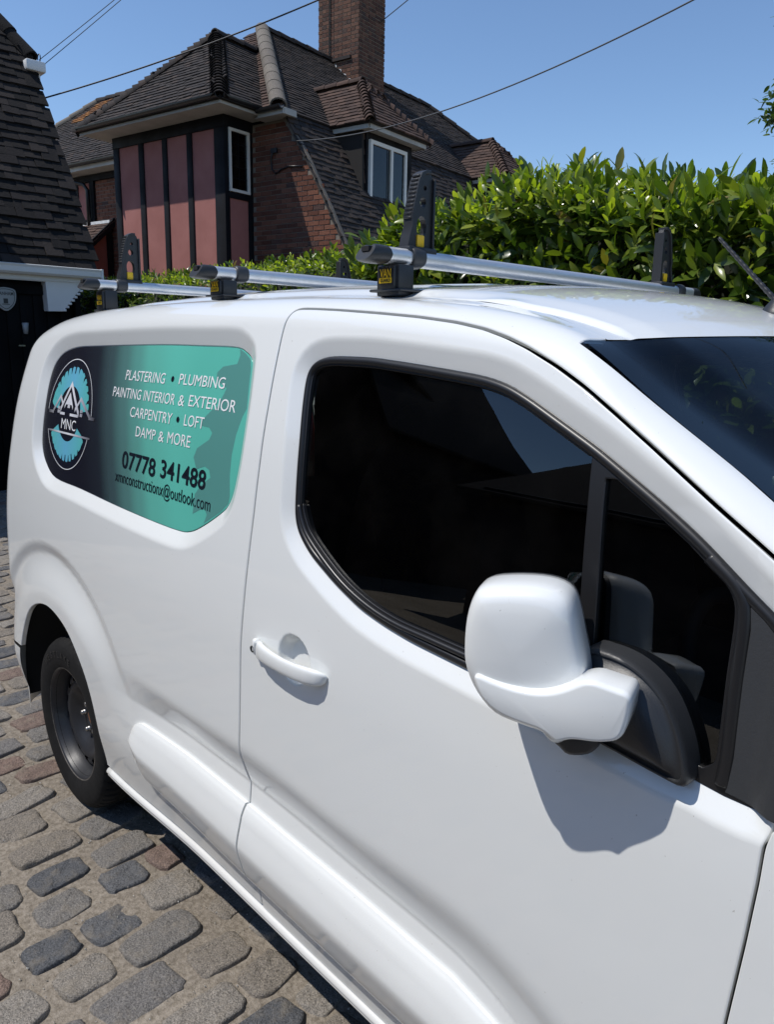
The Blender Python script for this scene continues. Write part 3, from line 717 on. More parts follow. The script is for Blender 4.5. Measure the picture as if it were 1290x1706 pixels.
# ---- wheels
WZ = .318
def text_mesh(s, size=1.0, bold=0.0):
    cu_ = bpy.data.curves.new('t', 'FONT'); cu_.body = s; cu_.size = size; cu_.offset = bold; cu_.resolution_u = 3
    ob = bpy.data.objects.new('t', cu_); col.objects.link(ob); bpy.context.view_layer.update()
    me = bpy.data.meshes.new_from_object(ob.evaluated_get(bpy.context.evaluated_depsgraph_get()))
    v = np.array([tuple(x.co) for x in me.vertices]); f = [tuple(p.vertices) for p in me.polygons]
    bpy.data.objects.remove(ob); bpy.data.curves.remove(cu_); bpy.data.meshes.remove(me)
    return v, f
def wheel(cx, mir):
    s = -1 if mir else 1; y0 = (2*YC-.02) if mir else .02
    # tyre
    n = 216; prof = [(.196, .03), (.205, .012), (.222, .004), (.25, -.001), (.275, .001), (.292, .006), (.304, .016), (.3115, .028), (.3155, .045), (.3165, .062), (.3095, .064), (.3095, .070), (.317, .072), (.318, .095), (.318, .098), (.310, .100), (.310, .107), (.318, .109), (.317, .14), (.310, .142), (.310, .148), (.3165, .15), (.3155, .165), (.3115, .18), (.304, .19), (.28, .20), (.22, .195), (.196, .18)]
    vs = []; fs = []; m = len(prof)
    for k in range(n):
        q = 2*math.pi*k/n; gr = (k % 4 == 0)
        for i, (r, h) in enumerate(prof):
            if gr and .3115 <= r and (i in (7, 8, 9) or i in (21, 22, 23)): r -= .007
            if gr and i == 6: r -= .003
            if k % 6 == 3 and i in (13, 14, 17, 18): r -= .005
            z = r*math.sin(q)
            vs.append((cx+r*math.cos(q), y0+s*h, WZ+max(z, -.3135)))
    for k in range(n):
        for i in range(m-1): fs.append((k*m+i, ((k+1) % n)*m+i, ((k+1) % n)*m+i+1, k*m+i+1))
    ty = MB().add(vs, fs, True).build('tyre', TYRE, van)
    ty.data.set_sharp_from_angle(angle=math.radians(28))
    for i, ch in enumerate('WESTLAKE'):
        v, f = text_mesh(ch, .034, .0006); v[:, 0] -= v[:, 0].mean(); a = math.radians(132-i*7.6); R_ = .248
        X = [(cx+s*0+(R_+p[1])*math.cos(a)+p[0]*math.sin(a), y0+s*(-.0026), WZ+(R_+p[1])*math.sin(a)-p[0]*math.cos(a)) for p in v]
        mk('tyre_letter', X, f, TYREL, ty)
    # steel rim: barrel + flange
    b = MB(); b.lathe([(.209, .030), (.2115, .022), (.209, .014), (.204, .013), (.199, .019), (.196, .032), (.187, .046), (.183, .07), (.183, .10), (.181, .19)], (cx, y0, WZ) if not mir else (cx, y0, WZ), n=72) if not mir else b.lathe([(r, -h) for r, h in [(.209, .030), (.2115, .022), (.209, .014), (.204, .013), (.199, .019), (.196, .032), (.187, .046), (.183, .07), (.183, .10), (.181, .19)]], (cx, y0, WZ), n=72)
    rim = b.build('wheel_rim', STEELBLK, van)
    MB().lathe([(.2118, s*.024), (.2125, s*.018), (.2095, s*.0115), (.2045, s*.0105), (.2040, s*.014)], (cx, y0, WZ), n=72).build('rim_flange', WORN, rim)
    # disc with slots
    dp = [(.184, .105), (.178, .082), (.172, .066), (.168, .060), (.150, .054), (.1465, .058), (.138, .052), (.128, .0515), (.118, .056), (.100, .070), (.085, .083), (.077, .088), (.070, .088), (.066, .083), (.034, .083), (.032, .090), (.032, .105)]
    n = 140; m = len(dp); vs = []; fs = []
    for k in range(n):
        q = 2*math.pi*k/n
        for r, h in dp: vs.append((cx+r*math.cos(q), y0+s*h, WZ+r*math.sin(q)))
    for k in range(n):
        for i in range(m-1):
            if i in (3, 4) and (k % 10) in (3, 4, 5, 6): continue
            fs.append((k*m+i, ((k+1) % n)*m+i, ((k+1) % n)*m+i+1, k*m+i+1))
    MB().add(vs, fs, True).build('wheel_disc', STEELBLK, rim)
    for k in range(5):
        a = math.radians(90+72*k+14); b = MB(); c = (cx+.054*math.cos(a), y0+s*.083, WZ+.054*math.sin(a))
        b.lathe([(.0, -s*.017), (.005, -s*.0165), (.0085, -s*.014), (.0095, -s*.010), (.0095, 0), (.013, 0), (.013, s*.004)], c, n=12); b.build('wheel_bolt', ZINC, rim)
    b = MB(); b.lathe([(0, s*.092), (.020, s*.092), (.026, s*.084), (.0315, s*.084), (.0315, s*.1)], (cx, y0, WZ), n=24); b.build('hub', RUST, rim)
    b = MB(); b.lathe([(0, s*.118), (.14, s*.118), (.145, s*.125), (.145, s*.2)], (cx, y0, WZ), n=36); b.build('brake_drum', simple('drum_dark', (.02, .018, .016), .8) if 'drum_dark' not in MATS else MATS['drum_dark'], rim)
WORN = simple('worn_rim_edge', (.075, .068, .060), .6, var=.5, vscale=30)
TYREL = simple('tyre_letter_rubber', (.009, .009, .009), .5)
for mir in (False, True): wheel(0.0, mir); wheel(2.728, mir)
# ---- vinyl graphic panel
k = NT('printed_vinyl'); k.set(Roughness=.20, Coat_Weight=.25, Coat_Roughness=.06)
g = k.n('NewGeometry'); sp = k.n('SeparateXYZ'); k.l(g.outputs['Position'], sp.inputs[0])
gx = k.math('ADD', sp.outputs[0], k.math('MULTIPLY', k.math('SUBTRACT', sp.outputs[2], 1.45), .32))
mr = k.n('MapRange'); mr.inputs[1].default_value = .15; mr.inputs[2].default_value = .95; k.l(gx, mr.inputs[0])
rp = k.ramp(mr.outputs[0], [(0, (.011, .012, .020)), (.17, (.016, .020, .029)), (.30, (.045, .080, .088)), (.42, (.080, .19, .18)), (.52, (.10, .31, .27)), (.62, (.115, .44, .36)), (.80, (.115, .50, .405)), (1, (.105, .47, .38))])
rp.color_ramp.interpolation = 'EASE'
k.l(rp.outputs[0], k.b.inputs['Base Color']); VINYL = k.m
V_TEALD = simple('vinyl_dark_teal', (.092, .275, .248), .20, coat=.2)
V_WHITE = simple('vinyl_white', (.82, .83, .84), .22)
V_BLACK = simple('vinyl_black', (.010, .014, .022), .22)
V_LOGO = simple('vinyl_logo_navy', (.008, .010, .02), .22)
k = NT('vinyl_logo_teal'); k.set(Roughness=.22)
g = k.n('NewGeometry'); sp = k.n('SeparateXYZ'); k.l(g.outputs['Position'], sp.inputs[0])
mr = k.n('MapRange'); mr.inputs[1].default_value = -.08; mr.inputs[2].default_value = .24; k.l(sp.outputs[0], mr.inputs[0])
rp = k.ramp(mr.outputs[0], [(0, (.10, .46, .42)), (.5, (.13, .42, .60)), (1, (.10, .46, .42))]); k.l(rp.outputs[0], k.b.inputs['Base Color']); V_LTEAL = k.m
k = NT('vinyl_silver'); k.set(Roughness=.22)
g = k.n('NewGeometry'); sp = k.n('SeparateXYZ'); k.l(g.outputs['Position'], sp.inputs[0])
mr = k.n('MapRange'); mr.inputs[1].default_value = -.09; mr.inputs[2].default_value = .29; k.l(sp.outputs[0], mr.inputs[0])
rp = k.ramp(mr.outputs[0], [(0, (.06, .06, .07)), (.25, (.55, .56, .60)), (.5, (.75, .76, .8)), (.75, (.35, .35, .40)), (1, (.05, .05, .06))]); k.l(rp.outputs[0], k.b.inputs['Base Color']); V_SILV = k.m
VBASE = -.0205
vp = panel('graphic_panel', offset(loop_resample(vin, .012), -.0006 if area2(vin) < 0 else .0006), [], body(None, VBASE), VINYL, van, step=.02, lstep=.012, flange=.004, er=.001)
tag(vp, label='teal and navy vinyl graphic panel on the side of the van')
panel('side_panel_insert', vin, [], body(None, VBASE), WHITE, van, step=.03, lstep=.015, flange=0, er=.001, mirror=True)
def decal_poly(name, polys, m, lev, parent=vp, fine=.02):
    vs = []; fs = []; fn = body(None, VBASE+lev)
    for poly in polys:
        L = loop_resample(poly, fine); X = fn(L[:, 0], L[:, 1]); b_ = len(vs); vs += list(X); fs.append(tuple(range(b_, b_+len(X))))
    vs = np.array(vs); n = normal_of(fn, np.array([.5]), np.array([1.45]))[0]
    bm = bmesh.new(); bv = [bm.verts.new(p) for p in vs]
    for f in fs: bm.faces.new([bv[i] for i in f])
    bmesh.ops.triangulate(bm, faces=bm.faces[:]); bm.normal_update()
    for f in bm.faces:
        if f.normal.y > 0: f.normal_flip()
    me = bpy.data.meshes.new(name); bm.to_mesh(me); bm.free(); me.materials.append(m)
    o = bpy.data.objects.new(name, me); link_rel(o, parent); return o
CAPH = .682; XH = .449
def decal_text(s, u0, u1, v0, v1, m, lev=.0012, bold=0, parent=vp, name='lettering', xh=CAPH):
    v, f = text_mesh(s, 1.0, bold); lo = v.min(0); hi = v.max(0)
    cap = .0
    u = u0+(v[:, 0]-lo[0])/(hi[0]-lo[0])*(u1-u0)
    base = 0.0; top = xh
    ww = v0+(v[:, 1]-base)/(top-base)*(v1-v0)
    fn = body(None, VBASE+lev); X = fn(u, ww)
    me = mk(name, X, f, m, parent); bm = bmesh.new(); bm.from_mesh(me.data); bm.normal_update()
    for q in bm.faces:
        if q.normal.y > 0: q.normal_flip()
    bm.to_mesh(me.data); bm.free(); return me
panel('gear_shape', T['tx_gear'], [], body(None, VBASE+.0005), V_TEALD, vp, step=.03, lstep=.01, flange=0, er=.0006)
def disc(c, r, n=16): return [(c[0]+r*math.cos(2*math.pi*i/n), c[1]+r*math.sin(2*math.pi*i/n)) for i in range(n)]
decal_text('PLASTERING', .458, .697, 1.5715, 1.5995, V_WHITE); decal_text('PLUMBING', .775, 1.000, 1.5745, 1.6015, V_WHITE)
decal_poly('lettering_dot', [disc((.738, 1.5865), .0075)], V_BLACK, .0012)
decal_text('PAINTING INTERIOR', .394, .772, 1.5205, 1.5485, V_WHITE); decal_text('&', .792, .823, 1.5205, 1.5485, V_WHITE); decal_text('EXTERIOR', .846, 1.068, 1.523, 1.551, V_WHITE)
decal_text('CARPENTRY', .527, .774, 1.4705, 1.4985, V_WHITE); decal_text('LOFT', .839, .9375, 1.473, 1.501, V_WHITE)
decal_poly('lettering_dot', [disc((.805, 1.4855), .0075)], V_BLACK, .0012)
decal_text('DAMP', .578, .696, 1.4195, 1.4475, V_WHITE); decal_text('&', .714, .744, 1.4195, 1.4475, V_WHITE); decal_text('MORE', .764, .885, 1.4205, 1.450, V_WHITE)
decal_text('07778', .508, .714, 1.3235, 1.3705, V_BLACK, bold=.016); decal_text('341488', .744, .979, 1.3275, 1.3735, V_BLACK, bold=.016)
decal_text('xmnconstructionx@outlook.com', .4705, 1.0105, 1.2795, 1.3010, V_BLACK, xh=XH)
# logo: circle badge split by a band
LC = np.array([.083, 1.4415])
def arcpts(r, a0, a1, n=40): return [(LC[0]+r*math.cos(math.radians(a0+(a1-a0)*i/n)), LC[1]+r*math.sin(math.radians(a0+(a1-a0)*i/n))) for i in range(n+1)]
def ringseg(r0, r1, a0, a1): return arcpts(r1, a0, a1)+arcpts(r0, a0, a1)[::-1]
decal_poly('logo_circle', [arcpts(.180, 2, 178), arcpts(.180, 199, 341)], V_LOGO, .0004)
decal_poly('logo_ring', [ringseg(.1772, .1795, 2, 178), ringseg(.1772, .1795, 200, 340)], V_WHITE, .0010)
def geararc(a0, a1, ri, ro, teeth):
    out = []; st = (a1-a0)/teeth
    for i in range(teeth):
        a = a0+st*i
        for fa, rr in ((.0, ro-.020), (.06, ro-.020), (.12, ro), (.62, ro+.002), (.78, ro-.003), (.80, ro-.020), (.99, ro-.022)):
            q = math.radians(a+st*fa); out.append((LC[0]+rr*math.cos(q), LC[1]+rr*math.sin(q)))
    return out+arcpts(ri, a0, a1)[::-1]
decal_poly('logo_gear', [geararc(8, 172, .092, .153, 14), geararc(206, 334, .088, .153, 12)], V_LTEAL, .0010)
def chev(pts, t):
    up = [(x, y+t) for x, y in pts]; return pts+up[::-1]
def flat_(a, b, y, t): return [(a, y), (b, y), (b, y+t), (a, y+t)]
roofs = [flat_(-.088, -.046, 1.437, .0095), chev([(-.052, 1.437), (.000, 1.490), (.028, 1.463)], .0135), flat_(.246, .290, 1.437, .0095), chev([(.130, 1.452), (.170, 1.490), (.254, 1.437)], .0135),
         flat_(.010, .050, 1.437, .0085), chev([(.010, 1.443), (.077, 1.531), (.165, 1.437)], .018), flat_(.094, .160, 1.437, .0085), chev([(.042, 1.458), (.077, 1.502), (.112, 1.458)], .011)]
decal_poly('logo_roofs', roofs, V_SILV, .0016)
decal_poly('logo_windows', [[(a, b_), (a+.008, b_), (a+.008, b_+.010), (a, b_+.010)] for cx_, cy_ in ((.069, 1.462), (-.012, 1.441), (.176, 1.441)) for a in (cx_, cx_+.010) for b_ in (cy_, cy_+.0125)], V_SILV, .0018)
decal_poly('logo_bar', [[(-.078, 1.3765), (.268, 1.3765), (.268, 1.3825), (-.078, 1.3825)]], V_SILV, .0016)
decal_text('MNC', .032, .153, 1.3925, 1.4255, V_WHITE, lev=.0022)
# ---- door handle
def loft(rings, smooth=True, cap=True):
    n = len(rings[0]); vs = [p for r in rings for p in r]; fs = []
    for i in range(len(rings)-1):
        for j in range(n): fs.append((i*n+j, i*n+(j+1) % n, (i+1)*n+(j+1) % n, (i+1)*n+j))
    b = MB().add(vs, fs, smooth)
    if cap:
        for r in (rings[0], rings[-1]):
            c = np.mean(np.array(r), 0); b.add(list(r)+[c], [(i, (i+1) % n, n) for i in range(n)], smooth)
    return b
def handle(mir):
    rings = []
    for u, out, th, hh, zc in [(1.2895, .009, .022, .0185, 1.0265), (1.30, .015, .022, .0195, 1.0265), (1.325, .021, .018, .019, 1.0265), (1.36, .0245, .017, .018, 1.0262), (1.40, .0255, .017, .0175, 1.0262), (1.44, .024, .018, .018, 1.027), (1.475, .019, .021, .0185, 1.028), (1.50, .012, .020, .0165, 1.0285), (1.512, .007, .014, .013, 1.029), (1.518, .003, .007, .007, 1.029)]:
        y = float(side_y(np.array(u), np.array(zc))); r = []
        for k in range(20):
            a = 2*math.pi*k/20; ca, sa = math.cos(a), math.sin(a); e = .75
            r.append((u+.002*sa, (y-out)-th/2*abs(ca)**e*np.sign(ca)*.9, zc+hh*abs(sa)**e*np.sign(sa)))
        if mir: r = [(p[0], 2*YC-p[1], p[2]) for p in r]
        rings.append(r)
    h = loft(rings).build('door_handle', WHITE, van)
    rings = []
    for u, out, th, hh in [(1.2625, .002, .010, .010), (1.266, .006, .016, .0155), (1.275, .0085, .020, .0185), (1.2865, .0095, .022, .0185)]:
        zc = 1.0265; y = float(side_y(np.array(u), np.array(zc))); r = []
        for k in range(20):
            a = 2*math.pi*k/20; ca, sa = math.cos(a), math.sin(a); e = .7
            r.append((u, (y-out)-th/2*abs(ca)**e*np.sign(ca)*.9, zc+hh*abs(sa)**e*np.sign(sa)))
        if mir: r = [(p[0], 2*YC-p[1], p[2]) for p in r]
        rings.append(r)
    c = loft(rings).build('handle_end_cap', WHITE, h)
    y = float(side_y(np.array(1.275), np.array(1.0265))); s = -1 if mir else 1; yy_ = 2*YC-y if mir else y
    MB().lathe([(0, s*.002), (.0045, s*.002), (.006, 0), (.0075, 0), (.0075, s*.006)], (1.276, yy_-s*.0190, 1.0225), n=16).build('lock_barrel', BLACKPL, h)
for mir in (False, True): handle(mir)
# ---- door mirror
MP0 = np.array([1.9601, -.098]); MTt = np.array([.8974, .4413]); MN = np.array([.4413, -.8974])
def mpt(a, z, d): q = MP0+MTt*a+MN*d; return (q[0], q[1], z)
def pillow(outline, c, layers, n=3):
    L = smooth_poly(outline, True, n); c = np.array(c); rings = []
    for s, d in layers:
        Q = c+(L-c)*s; rings.append([mpt(p[0], p[1], d) for p in Q])
    return rings
head = [(0.0253, 1.3625), (0.0644, 1.3701), (0.1049, 1.372), (0.1325, 1.3649), (0.1469, 1.346), (0.1606, 1.2973), (0.1702, 1.2605), (0.1750, 1.228), (0.170, 1.187), (0.1560, 1.1640), (0.1423, 1.1508), (0.1315, 1.1521), (0.1195, 1.163), (0.0842, 1.1697), (0.0494, 1.1792), (0.0218, 1.2063), (0.0045, 1.2399), (-0.0004, 1.2709), (0.0011, 1.316), (0.0102, 1.3492)]
MA0 = np.array([1.9862, -.118]); MAt = np.array([.952, .3061]); MAn = np.array([.3061, -.952])
def apt(a, z, d): q = MA0+MAt*a+MAn*d; return (q[0], q[1], z)
arm = [(0.0085, 1.2440), (.012, 1.2462), (.020, 1.2448), (0.0358, 1.2415), (0.0618, 1.2382), (0.0871, 1.2383), (0.1114, 1.2427), (0.1348, 1.2535), (0.1519, 1.266), (0.1645, 1.2732), (0.1798, 1.272), (0.1987, 1.2693), (0.2195, 1.2672), (0.2195, 1.2502), (0.218, 1.2336), (0.215, 1.2164), (0.2103, 1.2018), (0.1973, 1.1956), (0.1824, 1.1905), (0.1632, 1.1875), (0.1476, 1.1856), (0.1407, 1.1819), (0.1346, 1.1765), (0.1266, 1.1760), (0.1196, 1.1812), (0.1127, 1.1862), (0.096, 1.1886), (0.0774, 1.1896), (0.0584, 1.1925), (0.0407, 1.1975), (0.0261, 1.2072), (0.0160, 1.2190), (.0105, 1.2290), (.0085, 1.2370)]
def slab(outline, layers, pt):
    """outline inset step by step; the last ring closed by one face"""
    L = loop_resample(outline, .006)
    if area2(L) < 0: L = L[::-1]
    k = np.ones(5)/5
    rings = []
    for ins, d in layers:
        Q = offset(L, ins) if ins else L
        Q = np.stack([np.convolve(np.concatenate([Q[-2:, i], Q[:, i], Q[:2, i]]), k, 'valid') for i in (0, 1)], 1)
        rings.append([pt(p[0], p[1], d) for p in Q])
    b = loft(rings, cap=False); n = len(L)
    b.add(rings[-1], [tuple(range(n))], True); b.add(rings[0], [tuple(range(n))[::-1]], True); return b
def door_mirror(mir):
    def fin(b, name, m, parent):
        if mir: b.v = [(p[0], 2*YC-p[1], p[2]) for p in b.v]
        o = b.build(name, m, parent); o.data.set_sharp_from_angle(angle=math.radians(45)); return o
    lay = [(.94, -.052), (.985, -.045), (1.0, -.030), (1.0, -.004), (.992, .008), (.972, .018), (.935, .0265), (.88, .0325), (.78, .037), (.62, .0405), (.42, .043), (.22, .0445), (.08, .045)]
    base = fin(loft(pillow(head, (.076, 1.277), lay)), 'door_mirror', WHITE, van)
    fin(slab(arm, [(.003, -.045), (0, -.036), (0, .006), (.0008, .0095), (.0022, .0120), (.0045, .0138), (.0065, .0145)], apt), 'mirror_arm_cover', WHITE, base)
    fin(loft(pillow(head, (.076, 1.277), [(.93, -.060), (.965, -.058), (.975, -.05), (.9, -.045)])), 'mirror_rim', BLACKPL, base)
    fin(loft(pillow([(.125, 1.158), (.139, 1.146), (.153, 1.137), (.181, 1.144), (.194, 1.161), (.187, 1.174), (.156, 1.180), (.130, 1.173)], (.161, 1.157), [(.7, -.045), (.95, -.035), (1, -.02), (1, .008), (.9, .016), (.6, .020)])), 'mirror_pivot', BLACKPL, base)
    # mirror glass on the rear face
    fin(loft(pillow(head, (.076, 1.277), [(.90, -.0605), (.88, -.0610), (.4, -.061)])), 'mirror_glass', simple('mirror_silver', (.7, .72, .74), .03, metal=1) if 'mirror_silver' not in MATS else MATS['mirror_silver'], base)
    # foot on the door
    ft = smooth_poly([(2.085, 1.272), (2.110, 1.279), (2.150, 1.276), (2.185, 1.262), (2.214, 1.238), (2.238, 1.200), (2.252, 1.160), (2.250, 1.140), (2.22, 1.140), (2.15, 1.147), (2.10, 1.152), (2.085, 1.165), (2.080, 1.22)], True, 3)
    c = np.array([2.172, 1.205]); rings = []
    for s, d in ((1.0, .03), (1.0, -.004), (.985, -.011), (.95, -.015), (.905, -.0155), (.885, -.012), (.80, -.014), (.74, -.019), (.62, -.026), (.44, -.032), (.2, -.034)):
        Q = c+(ft-c)*s; rings.append([(p[0], float(side_y(np.array(p[0]), np.array(p[1])))+d, p[1]) for p in Q])
    fin(loft(rings), 'mirror_foot', BLACKPL, base)
for mir in (False, True): door_mirror(mir)
# ---- roof bars
YEL = simple('yellow_plastic', (.80, .50, .015), .4)
BZ = 1.862
def roofz(x, y): return float(roof_fn(np.array(x), np.array(min(y, 2*YC-y)))[2])
def bar_at(x, stops, letter):
    prof = []
    for k in range(28):
        a = 2*math.pi*k/28; ca, sa = math.cos(a), math.sin(a)
        px = .026*abs(ca)**.8*np.sign(ca); pz = .0175*abs(sa)**.75*np.sign(sa)
        prof.append((px, pz))
    prof[6] = (prof[6][0], prof[6][1]-.004); prof[7] = (prof[7][0], prof[7][1]-.005); prof[8] = (prof[8][0], prof[8][1]-.004)
    ya, yb = .225, 1.585
    b = MB(); b.sweep([(x, y, BZ) for y in np.linspace(ya, yb, 4)], prof, lambda i: (Vector((1, 0, 0)), Vector((0, 0, 1))), smooth=True)
    o = b.build('roof_bar', ALU, van); o.data.set_sharp_from_angle(angle=math.radians(30))
    for s, y in ((1, ya), (-1, yb)):
        b = MB(); r0 = [(p[0]*1.04, p[1]*1.06) for p in prof]; rings = []
        for t, sc, dz in ((.018, 1, 0), (.002, 1.03, 0), (-.014, 1.03, 0), (-.028, .99, .001), (-.034, .90, .002)):
            rings.append([(x+p[0]*sc, y+s*(t+(.012*(p[1]/.0175) if t < -.01 else -.006*abs(p[1]/.0175))), BZ+p[1]*sc+dz) for p in r0])
        if s < 0: rings = [r[::-1] for r in rings]
        e = loft(rings).build('bar_end_cap', BLACKPL, o); e.data.set_sharp_from_angle(angle=math.radians(35))
        MB().box((x+.001, y-s*.030, BZ+.008), (.022, .012, .010)).build('end_cap_slot', DARKGAP, o)
    for s, y in ((1, .276), (-1, 2*YC-.276)):
        zr = roofz(x, y); h = BZ-.017-zr
        b = MB(); b.box((x, y, zr+h/2-.004), (.068, .044, h+.006)); b.box((x, y-s*.003, zr+h*.50), (.052, .052, h*.85)); b.box((x+.0, y+s*.004, zr+.004), (.098, .070, .006))
        b.build('bar_foot', BLACKPL, o, bevel=.003)
        b = MB(); fw = .046; pr2 = [(p[0]*1.22, p[1]*1.30) for p in prof]
        yy0 = y+s*.045
        b.sweep([(x, yy0-.019, BZ+.001), (x, yy0-.013, BZ+.001), (x, yy0+.013, BZ+.001), (x, yy0+.019, BZ+.001)], pr2, lambda i: (Vector((1, 0, 0))*(1 if i in (1, 2) else .93), Vector((0, 0, 1))*(1 if i in (1, 2) else .90)), smooth=True)
        b.build('bar_clamp', GREYPL, o)
        if s == 1:
            # printed badge on the outer face of the foot
            for txt, hgt, wd, zz, m in (('VAN', .017, .034, zr+h*.52, YEL), ('GUARD', .0060, .032, zr+h*.36, None)):
                if m is None:
                    MB().box((x+.002, y-.0302, zz+.0030), (.037, .0008, .0105)).build('badge_plate', YEL, o)
                v, f = text_mesh(txt, 1.0, .02); lo = v.min(0); hi = v.max(0)
                X = [(x+.002+((p[0]-lo[0])/(hi[0]-lo[0])-.5)*wd, y-(.0306 if m is not None else .0312), zz+p[1]/.70*hgt) for p in v]
                mk('badge_lettering', X, [q for q in f], m or BLACKPL, o)
    for y, s in stops: load_stop(x, y, s, o)
    return o
def load_stop(x, y, s, parent):
    """tall ribbed fin with three holes; y = inner face, s = +1 when the fin leans outwards to -y"""
    H = .158; z0 = BZ+.018
    def q(dy, z): return (y-s*dy, z0+z)
    out = [q(.0, -.012), q(.0, H-.016), q(.004, H-.004), q(.012, H), q(.022, H), q(.034, H-.006), q(.042, H-.02), q(.052, H*.62), q(.060, H*.42), q(.058, H*.30), q(.066, H*.16), q(.074, -.012)]
    holes = [((.022, H*.80), .0055), ((.027, H*.615), .0105)]
    L = np.array(out); 
    if area2(L) < 0: L = L[::-1]
    hs = [np.array([(y-s*(c[0]+r*math.cos(a)*.85), z0+c[1]+r*math.sin(a)) for a in np.linspace(0, 2*math.pi, 14)[:-1]]) for c, r in holes]
    arch_ = np.array([(y-s*(.030+.0145*math.cos(a)), z0+H*.30+(.022*math.sin(a) if math.sin(a) > 0 else .030*math.sin(a))) for a in np.linspace(0, 2*math.pi, 17)[:-1]])
    hs.append(arch_)
    th = .016
    pts = list(loop_resample(L, .012)); edges = [(i, (i+1) % len(pts)) for i in range(len(pts))]; hl = []
    for h in hs:
        b_ = len(pts); pts += list(h); edges += [(b_+i, b_+(i+1) % len(h)) for i in range(len(h))]
    v2, _, f2, *_r = delaunay_2d_cdt([Vector(p) for p in pts], edges, [], 0, 1e-7)
    V2 = np.array([tuple(p) for p in v2]); F2 = np.array([tuple(f) for f in f2]); c = V2[F2].mean(1); ok = inside(c, L)
    for h in hs: ok &= ~inside(c, h)
    F2 = F2[ok]; bm = bmesh.new(); bv = [bm.verts.new((x-th/2, p[0], p[1])) for p in V2]
    for f in F2: bm.faces.new([bv[i] for i in f])
    ret = bmesh.ops.extrude_face_region(bm, geom=bm.faces[:])
    for v in [g_ for g_ in ret['geom'] if isinstance(g_, bmesh.types.BMVert)]: v.co.x += th
    bmesh.ops.recalc_face_normals(bm, faces=bm.faces)
    me = bpy.data.meshes.new('load_stop'); bm.to_mesh(me); bm.free(); me.materials.append(BLACKPL)
    o = bpy.data.objects.new('load_stop', me); link_rel(o, parent)
    # ribbed edge flange, wider than the web
    b = MB(); path = [q(.074, -.012), q(.066, H*.16), q(.058, H*.30), q(.060, H*.42), q(.052, H*.62), q(.042, H-.02), q(.034, H-.006), q(.022, H), q(.010, H)]
    P3 = [Vector((x, p[0], p[1])) for p in path]
    def frame(i):
        t = (P3[min(i+1, len(P3)-1)]-P3[max(i-1, 0)]).normalized(); nrm = Vector((1, 0, 0)).cross(t); return Vector((1, 0, 0)), nrm*s
    b.sweep(P3, [(-.0145, -.003), (.0145, -.003), (.0145, .004), (-.0145, .004)], frame)
    b.sweep([Vector((x, y+s*.002, z0-.01)), Vector((x, y+s*.002, z0+H-.012))], [(-.0145, -.003), (.0145, -.003), (.0145, .003), (-.0145, .003)], lambda i: (Vector((1, 0, 0)), Vector((0, 1, 0))))
    for k in range(11):
        f = .40+.054*k; zz = H*f; dy = np.interp(f, [.30, .42, .62, .88, 1], [.058, .060, .052, .042, .034])
        b.box((x, y-s*(dy+.0035), z0+zz), (.022, .005, .0042))
    b.build('load_stop_rib', BLACKPL, parent, bevel=.0008, seg=1)
    MB().box((x+.001, y-s*.034, z0+.018), (.022, .022, .026)).build('load_stop_catch', YEL, parent, bevel=.003)
    MB().box((x, y-s*.036, z0-.004), (.045, .085, .018)).build('load_stop_base', BLACKPL, parent, bevel=.004)
bar_at(1.399, [(.372, 1), (1.37, -1)], True)
bar_at(.712, [], True)
bar_at(-.054, [(.392, 1), (1.31, -1)], True)
# ---- aerial
ax, ay = 1.948, .905; az = roofz(ax, ay)
b = MB(); b.lathe([(.042, -.012), (.041, .002), (.033, .013), (.019, .031), (.011, .043), (0, .046)], (ax, ay, az), axis='z', n=20)
ant = b.build('aerial', BLACKPL, van)
d = Vector((-.62, 0, .62)).normalized(); p0_ = Vector((ax, ay, az+.018)); pth = []; rr = []
for i in range(60):
    t = i/59*.215; pth.append(p0_+d*t); rr.append((.0062-.0020*i/59)*(1.0 if (i % 4) < 3 else .80))
MB().tube(pth, rr, 10).build('aerial_rod', BLACKPL, ant)
# ---- cabin
FAB = simple('seat_cloth', (.016, .017, .019), .9, bump=.2, bscale=400, var=.2)
DASH = simple('dash_plastic', (.014, .015, .016), .6)
def seat(y):
    b = MB(); b.box((1.70, y, .72), (.48, .48, .16)); s = b.build('seat_cushion', FAB, van, bevel=.05, seg=3)
    R_ = Matrix.Rotation(math.radians(-14), 3, 'Y')
    b = MB(); b.box((1.46, y, 1.06), (.13, .46, .62), R_); b.build('seat_backrest', FAB, van, bevel=.05, seg=3)
    b = MB(); b.box((1.37, y, 1.46), (.09, .26, .18), R_); b.build('head_restraint', FAB, van, bevel=.035, seg=3)
seat(.48); seat(1.33)
b = MB(); b.box((2.52, YC, .93), (.55, 1.62, .22)); b.box((2.36, .48, 1.05), (.30, .40, .08)); b.build('dashboard', DASH, van, bevel=.04, seg=3)
ring = [Vector((2.13, .48, 1.07))+.185*(math.cos(a)*Vector((0, 1, 0))+math.sin(a)*Vector((-.42, 0, .91))) for a in np.linspace(0, 2*math.pi, 41)]
sw = MB().tube(ring, .0155, 8, cap=False).build('steering_wheel', DASH, van)
b = MB(); b.box((2.15, .48, 1.06), (.05, .15, .10), Matrix.Rotation(math.radians(-25), 3, 'Y')); b.box((2.15, .48, 1.06), (.02, .34, .03), Matrix.Rotation(math.radians(-25), 3, 'Y')); b.tube([(2.16, .48, 1.05), (2.40, .48, .98)], .03); b.build('steering_hub', DASH, sw)
b = MB(); b.box((1.235, YC, .86), (.02, 1.66, 1.04)); b.box((1.235, YC, 1.55), (.02, 1.42, .36)); b.build('bulkhead', DASH, van)
